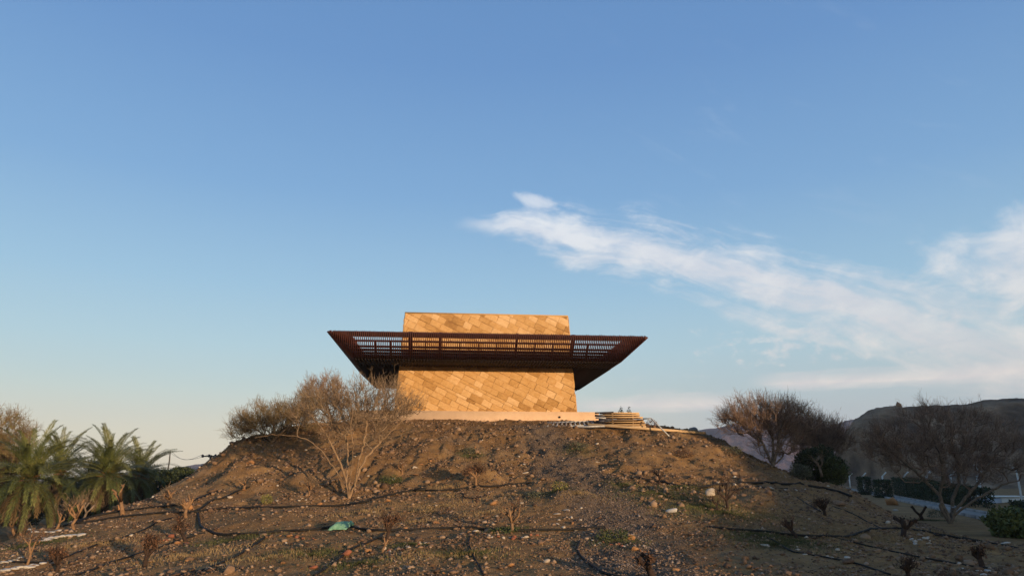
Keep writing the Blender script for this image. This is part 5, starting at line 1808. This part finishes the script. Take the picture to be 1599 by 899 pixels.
S = M_STUMP; D = M_STUMP_DARK
stump(192, 803, 52, 'tall pale forked stump standing beside a tan boulder before the palms', 'knotty', S, 1, -0.5, 2, 0.75, thick=1.05, name='stump', cat='stump')
stump(223, 779, 24, 'small pale Y shaped stump against the dark thicket', 'knotty', S, 2, -0.2, 2, 0.8, thick=1.2, name='stump', cat='stump')
stump(116, 826, 52, 'many armed brown cut shrub left of the tall forked stump', 'branchy', S, 3, 0, 5, 0.75, thick=0.75)
stump(88, 825, 34, 'thin leaning cut shrub at the left of the many armed one', 'branchy', S, 4, 0.3, 3, 0.6, thick=0.8)
stump(24, 834, 30, 'orange brown stub bent to the left under the near palm', 'knotty', S, 5, -0.9, 2, 0.7, thick=1.4, name='stump', cat='stump')
stump(42, 882, 50, 'slender cut shrub inside the left corner ring of white stones', 'branchy', S, 6, 0.15, 2, 0.35, tuft=60, thick=0.55)
stump(87, 893, 38, 'dark bunched shrub near the bottom left corner', 'branchy', D, 7, -0.1, 5, 0.55, tuft=110)
stump(226, 884, 42, 'dark leafy stub beside the thin pipe in the left foreground', 'branchy', D, 8, 0.1, 4, 0.45, tuft=140)
stump(262, 790, 32, 'pale thick shrub stub at the left foot of the slope', 'branchy', S, 9, 0, 3, 0.5, thick=1.3)
stump(291, 808, 40, 'pale cut shrub standing against the large orange boulder', 'branchy', S, 10, -0.2, 4, 0.6, thick=1.0)
stump(293, 846, 34, 'leaning dry shrub with its top bent to the left', 'twiggy', D, 11, -1.3, 3, 0.6, tuft=90)
stump(382, 764, 24, 'small pale V shaped shrub on the left slope', 'branchy', S, 12, -0.2, 2, 0.7, thick=0.9)
stump(482, 775, 30, 'little fan shaped bush under the bare acacia', 'twiggy', S, 13, 0, 5, 0.6, thick=0.7)
stump(603, 846, 44, 'dark twisted stub rising from the foreground pipe', 'branchy', D, 14, 0.25, 3, 0.4, tuft=120)
stump(598, 862, 22, 'low pale stub in front of the dark twisted one', 'knotty', S, 15, 0.2, 2, 0.3, thick=0.9, name='stump', cat='stump')
stump(628, 740, 24, 'short dark stub high on the bare slope under the pavilion', 'branchy', S, 16, -0.2, 2, 0.4, thick=0.9, tuft=40)
stump(743, 759, 38, 'round brown leafy shrub with a pale stem in the middle of the slope', 'twiggy', S, 17, -0.05, 5, 1.0, tuft=330, thick=0.9)
stump(798, 832, 52, 'dry sapling with a pale stem in the middle foreground', 'branchy', S, 18, 0.1, 4, 0.45, thick=0.75, tuft=40)
stump(1136, 795, 50, 'dark twiggy many armed shrub beside the large cream block', 'branchy', D, 19, 0, 5, 0.9, thick=0.7)
stump(1122, 798, 26, 'thin dark sprig left of the dark twiggy shrub', 'branchy', D, 33, -0.3, 2, 0.4, thick=0.6)
stump(1022, 902, 44, 'black knotted stump at the bottom edge right of the track', 'knotty', D, 20, -0.7, 4, 0.8, thick=1.6, name='stump', cat='stump', tuft=50)
stump(1246, 842, 36, 'dark leaning V shaped shrub in the green patch', 'branchy', D, 21, -0.9, 4, 0.65)
stump(1288, 804, 28, 'round dark twiggy shrub on the right slope', 'twiggy', D, 22, 0, 5, 0.7, tuft=50)
stump(1412, 838, 42, 'knotty dark stump where two pipes cross', 'knotty', D, 23, 0.2, 3, 0.5, thick=1.4, name='stump', cat='stump', tuft=40)
stump(1440, 812, 28, 'black V shaped stump in front of the path', 'knotty', D, 24, -0.2, 2, 0.7, thick=1.6, name='stump', cat='stump')
stump(1534, 886, 34, 'dark bunched stump near the rounded white stones', 'knotty', D, 25, 0, 4, 0.5, thick=1.5, name='stump', cat='stump', tuft=60)
stump(1420, 905, 36, 'wide dark fan shaped shrub at the bottom right edge', 'branchy', D, 26, 0, 7, 1.1)
stump(1030, 758, 26, 'thin dark sprig at the left end of the upper right pipe', 'twiggy', D, 27, 0, 3, 0.5, thick=0.6)
stump(1292, 745, 34, 'pale dead branches in front of the dark green shrub', 'branchy', M_BARK_GREY, 28, -0.2, 3, 0.6, thick=0.9, pt=at(1283, 742, 26.2))
stump(130, 810, 30, 'grey cut shrub just right of the many armed brown one', 'branchy', M_BARK_GREY, 34, 0.4, 3, 0.5, thick=0.8)

# small plants low on the ground
for px, py, r, hh, n, mat, lab, sd in [
        (612, 756, 0.36, 0.2, 700, M_LEAF_MID, 'bright green weed under the bare slope by the long pipe', 1), (733, 708, 0.3, 0.16, 420, M_LEAF_GREY, 'grey green weed high above the round brown shrub', 2),
        (901, 702, 0.4, 0.22, 600, M_LEAF_GREY, 'grey green tussock on the slope below the timber stack', 3), (416, 786, 0.17, 0.2, 420, M_LEAF_YELLOW, 'small yellow round tuft just above the long black pipe', 4),
        (790, 830, 0.38, 0.07, 380, M_LEAF_MID, 'low green patch of leaves at the foot of the dry sapling', 5), (958, 840, 0.4, 0.15, 520, M_LEAF_MID, 'green tuft inside the stone arc by the track', 6),
        (875, 763, 0.26, 0.16, 300, M_LEAF_YELLOW, 'yellowish tuft on the hump left of the track', 7), (1068, 712, 0.4, 0.18, 500, M_DRYLEAF, 'dark dry tussock on the right face of the mound', 8),
        (1140, 707, 0.55, 0.22, 800, M_LEAF_GREY, 'grey green weeds along the right brow of the mound', 9), (835, 775, 0.3, 0.12, 300, M_LEAF_GREY, 'grey green weed on the hump above the stone heap', 10),
        (1462, 808, 0.4, 0.3, 700, M_LEAF_DARK, 'dark green tuft at the foot of the wide thorn tree', 11), (700, 776, 0.3, 0.1, 260, M_DRYGRASS, 'dry straw tuft beside the long pipe', 12),
        (660, 800, 0.4, 0.12, 420, M_DRYGRASS, 'patch of dry straw above the foreground pipe', 13), (1016, 660, 0.3, 0.28, 420, M_DRYLEAF, 'dry brown weeds at the right end of the timber stack', 14)]:
    p = G(px, py) if px != 1016 else np.array([*at(1018, 668, 27.3)[:2], float(H(*at(1018, 668, 27.3)[:2]))])
    leafy('weed', lab, 'plant', p + np.array([0, 0, hh * 0.35]), (r * 0.85, r * 0.7, hh * 0.8), int(n * 1.1), 0.038, mat, 600 + sd, stems=False)
q = at(976, 639, 34.5)
for k, (px, rx) in enumerate([(969, 6), (982, 5)]):
    q = at(px, 641, 34.0)
    gz_ = float(H(q[0], q[1]))
    leafy('far_bush', ['round dark bush showing over the timber stack', 'second smaller dark bush showing over the timber stack'][k], 'bush', (q[0], q[1], (gz_ + q[2]) / 2), (rx * 34 / 1139, 0.3, (q[2] - gz_) / 2 + 0.12), 900, 0.06, M_LEAF_DARK, 630 + k)


# thin grass
def grass(name, label, spots, n, mat, hgt, seed):
    g = np.random.default_rng(seed)
    w = np.array([s[1] ** 1.5 for s in spots]); w /= w.sum()
    k = g.choice(len(spots), n, p=w)
    c = np.array([s[0] for s in spots])[k]; r = np.array([s[1] for s in spots])[k]
    a, q = g.uniform(0, 6.28, n), np.abs(g.normal(size=n)) * 0.55
    x, y = c[:, 0] + np.cos(a) * q * r, c[:, 1] + np.sin(a) * q * r
    z = H(x, y)
    P = np.stack([x, y, z - 0.005], 1)
    d = g.normal(size=(n, 3)) * 0.5 + np.array([0, 0, 1]); d /= np.linalg.norm(d, axis=1, keepdims=True)
    h = hgt * g.uniform(0.4, 1.4, n)[:, None]
    s = np.stack([np.cos(a), np.sin(a), np.zeros(n)], 1) * 0.006
    V = np.stack([P - s, P + s, P + d * h], 1).reshape(-1, 3)
    return tag(link(name, make_mesh(name, V, np.arange(3 * n).reshape(n, 3), mat)), label, kind='stuff')


grass('grass', 'thin green grass sprouting in damp patches along the pipes', GREEN_W, 42000, M_GRASS, 0.055, 51)
dry = [(G(px, py), r) for px, py, r in [(690, 790, 1.2), (650, 815, 0.8), (820, 775, 1.0), (560, 800, 1.2), (700, 760, 0.9), (300, 870, 1.6), (420, 870, 1.4), (900, 770, 1.0), (1100, 760, 1.5), (1180, 800, 2.0), (1330, 840, 2.0), (150, 850, 1.6), (700, 870, 1.6), (1480, 835, 1.2), (760, 800, 1.0)]]
grass('dry_grass', 'dry straw coloured grass scattered on the slope', dry, 22000, M_DRYGRASS, 0.06, 52)

# ------------------------------------------------------------------ irrigation pipes
PIPES = [
    ([(120, 818), (160, 812), (200, 806), (250, 801), (305, 800), (350, 794), (400, 792), (470, 791), (530, 791), (570, 785), (600, 776), (640, 767), (662, 766)], 0.024, 'long black pipe curving across the middle of the left slope'),
    ([(662, 766), (690, 767), (730, 763), (770, 762), (800, 756), (828, 753)], 0.022, 'black pipe running on past the round brown shrub to the track'),
    ([(309, 802), (311, 815), (316, 824), (330, 832), (355, 837), (400, 835), (440, 830), (480, 829), (520, 823), (550, 823), (590, 829), (640, 829), (700, 828), (750, 827), (800, 829), (850, 829), (900, 828), (945, 823)], 0.024, 'black pipe looping from the left slope across the whole foreground'),
    ([(305, 800), (330, 783), (350, 778), (370, 768), (390, 760)], 0.02, 'short pipe climbing the left slope to the V shaped shrub'),
    ([(105, 822), (150, 806), (200, 797), (250, 792), (300, 783), (330, 772), (350, 765)], 0.024, 'upper black pipe from the palms up the left slope'),
    ([(95, 823), (130, 812), (165, 803), (195, 796)], 0.022, 'pipe along the left edge under the palms'),
    ([(20, 878), (70, 878), (105, 870), (150, 852), (200, 838), (240, 820), (270, 808)], 0.014, 'thin pipe running up from the left corner ring of white stones'),
    ([(120, 898), (160, 884), (200, 871), (240, 858), (280, 845), (320, 832)], 0.014, 'thin pipe passing the dark leafy stub in the left foreground'),
    ([(290, 899), (330, 884), (360, 872), (390, 855), (415, 837)], 0.014, 'thin pipe running down from the loop to the bottom edge'),
    ([(490, 899), (515, 883), (540, 864), (560, 852), (590, 840), (600, 832)], 0.015, 'thin pipe beside the red brown rock in the foreground'),
    ([(755, 899), (745, 880), (735, 860), (732, 845), (741, 831)], 0.014, 'thin pipe dropping to the bottom edge below the pale stone'),
    ([(905, 845), (902, 858), (908, 872), (925, 886), (945, 896), (970, 902)], 0.018, 'curved black pipe end by the track in the foreground'),
    ([(722, 768), (726, 778), (740, 779), (765, 771)], 0.013, 'small loop of thin pipe below the round brown shrub'),
    ([(985, 747), (1020, 752), (1050, 758), (1090, 761), (1130, 757), (1180, 756), (1230, 758), (1270, 761), (1310, 768), (1330, 778)], 0.032, 'thick black pipe along the upper right slope'),
    ([(1050, 757), (1090, 764), (1150, 766), (1200, 762), (1230, 763)], 0.016, 'thinner pipe lying just under the thick one on the right slope'),
    ([(1105, 823), (1140, 827), (1180, 830), (1230, 836), (1290, 837), (1335, 837), (1355, 829), (1400, 826), (1440, 829), (1480, 838), (1528, 848)], 0.022, 'black pipe wandering across the lower right slope'),
    ([(1180, 832), (1215, 848), (1240, 862), (1290, 872), (1340, 882), (1390, 898)], 0.013, 'thin pipe curving down to the bottom edge at the right'),
    ([(1300, 838), (1340, 850), (1400, 863), (1450, 872), (1520, 884), (1560, 890)], 0.013, 'thin pipe passing below the pale stones to the right corner'),
    ([(1300, 790), (1340, 806), (1378, 827)], 0.012, 'thin pipe going down the right slope to the pipe crossing'),
    ([(1245, 776), (1262, 788), (1282, 800)], 0.012, 'short thin pipe reaching the round dark shrub'),
    ([(1420, 812), (1450, 826), (1490, 836), (1560, 851), (1590, 856)], 0.014, 'thin pipe from the V shaped stump towards the right edge'),
]
for pts, r, lab in PIPES:
    r = r * 1.15
    cc = catmull([G(a, b_) for a, b_ in pts], 9)
    # even spacing, then lay it on the ground
    dl = np.concatenate([[0], np.cumsum(np.linalg.norm(np.diff(cc, axis=0), axis=1))])
    n = max(12, int(dl[-1] / 0.14))
    s = np.linspace(0, dl[-1], n)
    cc = np.stack([np.interp(s, dl, cc[:, i]) for i in range(3)], 1)
    off = 0.05 * fbm(s * 0.9 + len(lab), s * 0.0 + 3.3, 3)
    cc[:, 1] += off
    z = H(cc[:, 0], cc[:, 1])
    zs = np.convolve(np.pad(z, 3, mode='edge'), np.ones(7) / 7, 'valid')
    cc[:, 2] = np.maximum(zs, z - 0.01) + r * 0.9
    V, F = tubes(cc[None], np.full((1, n), r), 6, cap=True)
    single('irrigation_pipe', V, F, M_PIPE, lab, 'pipe', tuple(cc[n // 2]), 'black irrigation pipes', smooth=True)
# the black joint where two pipes meet
p = G(655, 767)
V, F = tubes(np.array([[p + [-0.14, 0, 0.03], p + [0.02, 0, 0.06], p + [0.16, 0, 0.05]]]), np.array([[0.045, 0.055, 0.05]]), 6, cap=True)
single('pipe_joint', V, F, M_PIPE, 'thick black joint in the long pipe below the green weed', 'pipe joint', tuple(p))

# the green bag lying on the pipe
p = G(532, 827)
n1, n2 = 15, 11
u = np.linspace(-1, 1, n1); v = np.linspace(-1, 1, n2)
U, Vv = np.meshgrid(u, v)
thick = (1 - np.abs(U) ** 3) * (1 - np.abs(Vv) ** 3)
cr = fbm(U * 3.1 + 5, Vv * 3.1, 4) * 0.09
wx, wy = 0.19, 0.15
pinch = 1 - 0.18 * (1 - np.abs(U) ** 2) * np.abs(Vv) - 0.1 * (1 - np.abs(Vv) ** 2) * np.abs(U) * 0
X = U * wx * (1 - 0.15 * (1 - np.abs(Vv))) + 0.05 * Vv
Yb = Vv * wy * pinch
top_ = thick ** 0.6 * 0.10 + cr * 0.6 + 0.035 + 0.05 * (U > 0.85) * (Vv > 0.3)
bot_ = -thick ** 0.6 * 0.02 + 0.03 + np.minimum(cr, 0) * 0.2
base = np.array([p[0], p[1], p[2] + 0.02])
Vt = np.stack([X.ravel(), Yb.ravel(), top_.ravel() + Yb.ravel() * 0.25], 1) + base
Vb = np.stack([X.ravel(), Yb.ravel(), np.minimum(bot_, top_ - 0.006).ravel() + Yb.ravel() * 0.25], 1) + base
ii = np.arange(n1 * n2).reshape(n2, n1)
Q = np.stack([ii[:-1, :-1], ii[:-1, 1:], ii[1:, 1:], ii[1:, :-1]], -1).reshape(-1, 4)
Nn = n1 * n2
rim = np.concatenate([ii[0, :], ii[1:, -1], ii[-1, -2::-1], ii[-2:0:-1, 0]])
rq = np.stack([rim, np.roll(rim, -1), np.roll(rim, -1) + Nn, rim + Nn], -1)[:, ::-1]
single('plastic_bag', np.concatenate([Vt, Vb]), np.concatenate([Q, Q[:, ::-1] + Nn, rq]), M_BAG, 'crumpled green plastic bag lying on the black pipe', 'bag', tuple(base), smooth=True)

# ------------------------------------------------------------------ haze between here and the mountains
hz = bpy.data.materials.new('thin_haze')
hz.use_nodes = True
T = NT(hz.node_tree)
ho = T.n('ShaderNodeOutputMaterial')
hv = T.n('ShaderNodeVolumePrincipled')
hv.inputs['Color'].default_value = (0.72, 0.82, 1.0, 1)
hv.inputs['Density'].default_value = 0.00022
hv.inputs['Anisotropy'].default_value = 0.0
T.t.links.new(hv.outputs[0], ho.inputs['Volume'])
V, F = box(-1450, 1450, -330, 1450, -7, 130)
tag(link('haze', make_mesh('haze', V, F, hz)), 'thin evening haze over the plain', kind='stuff')
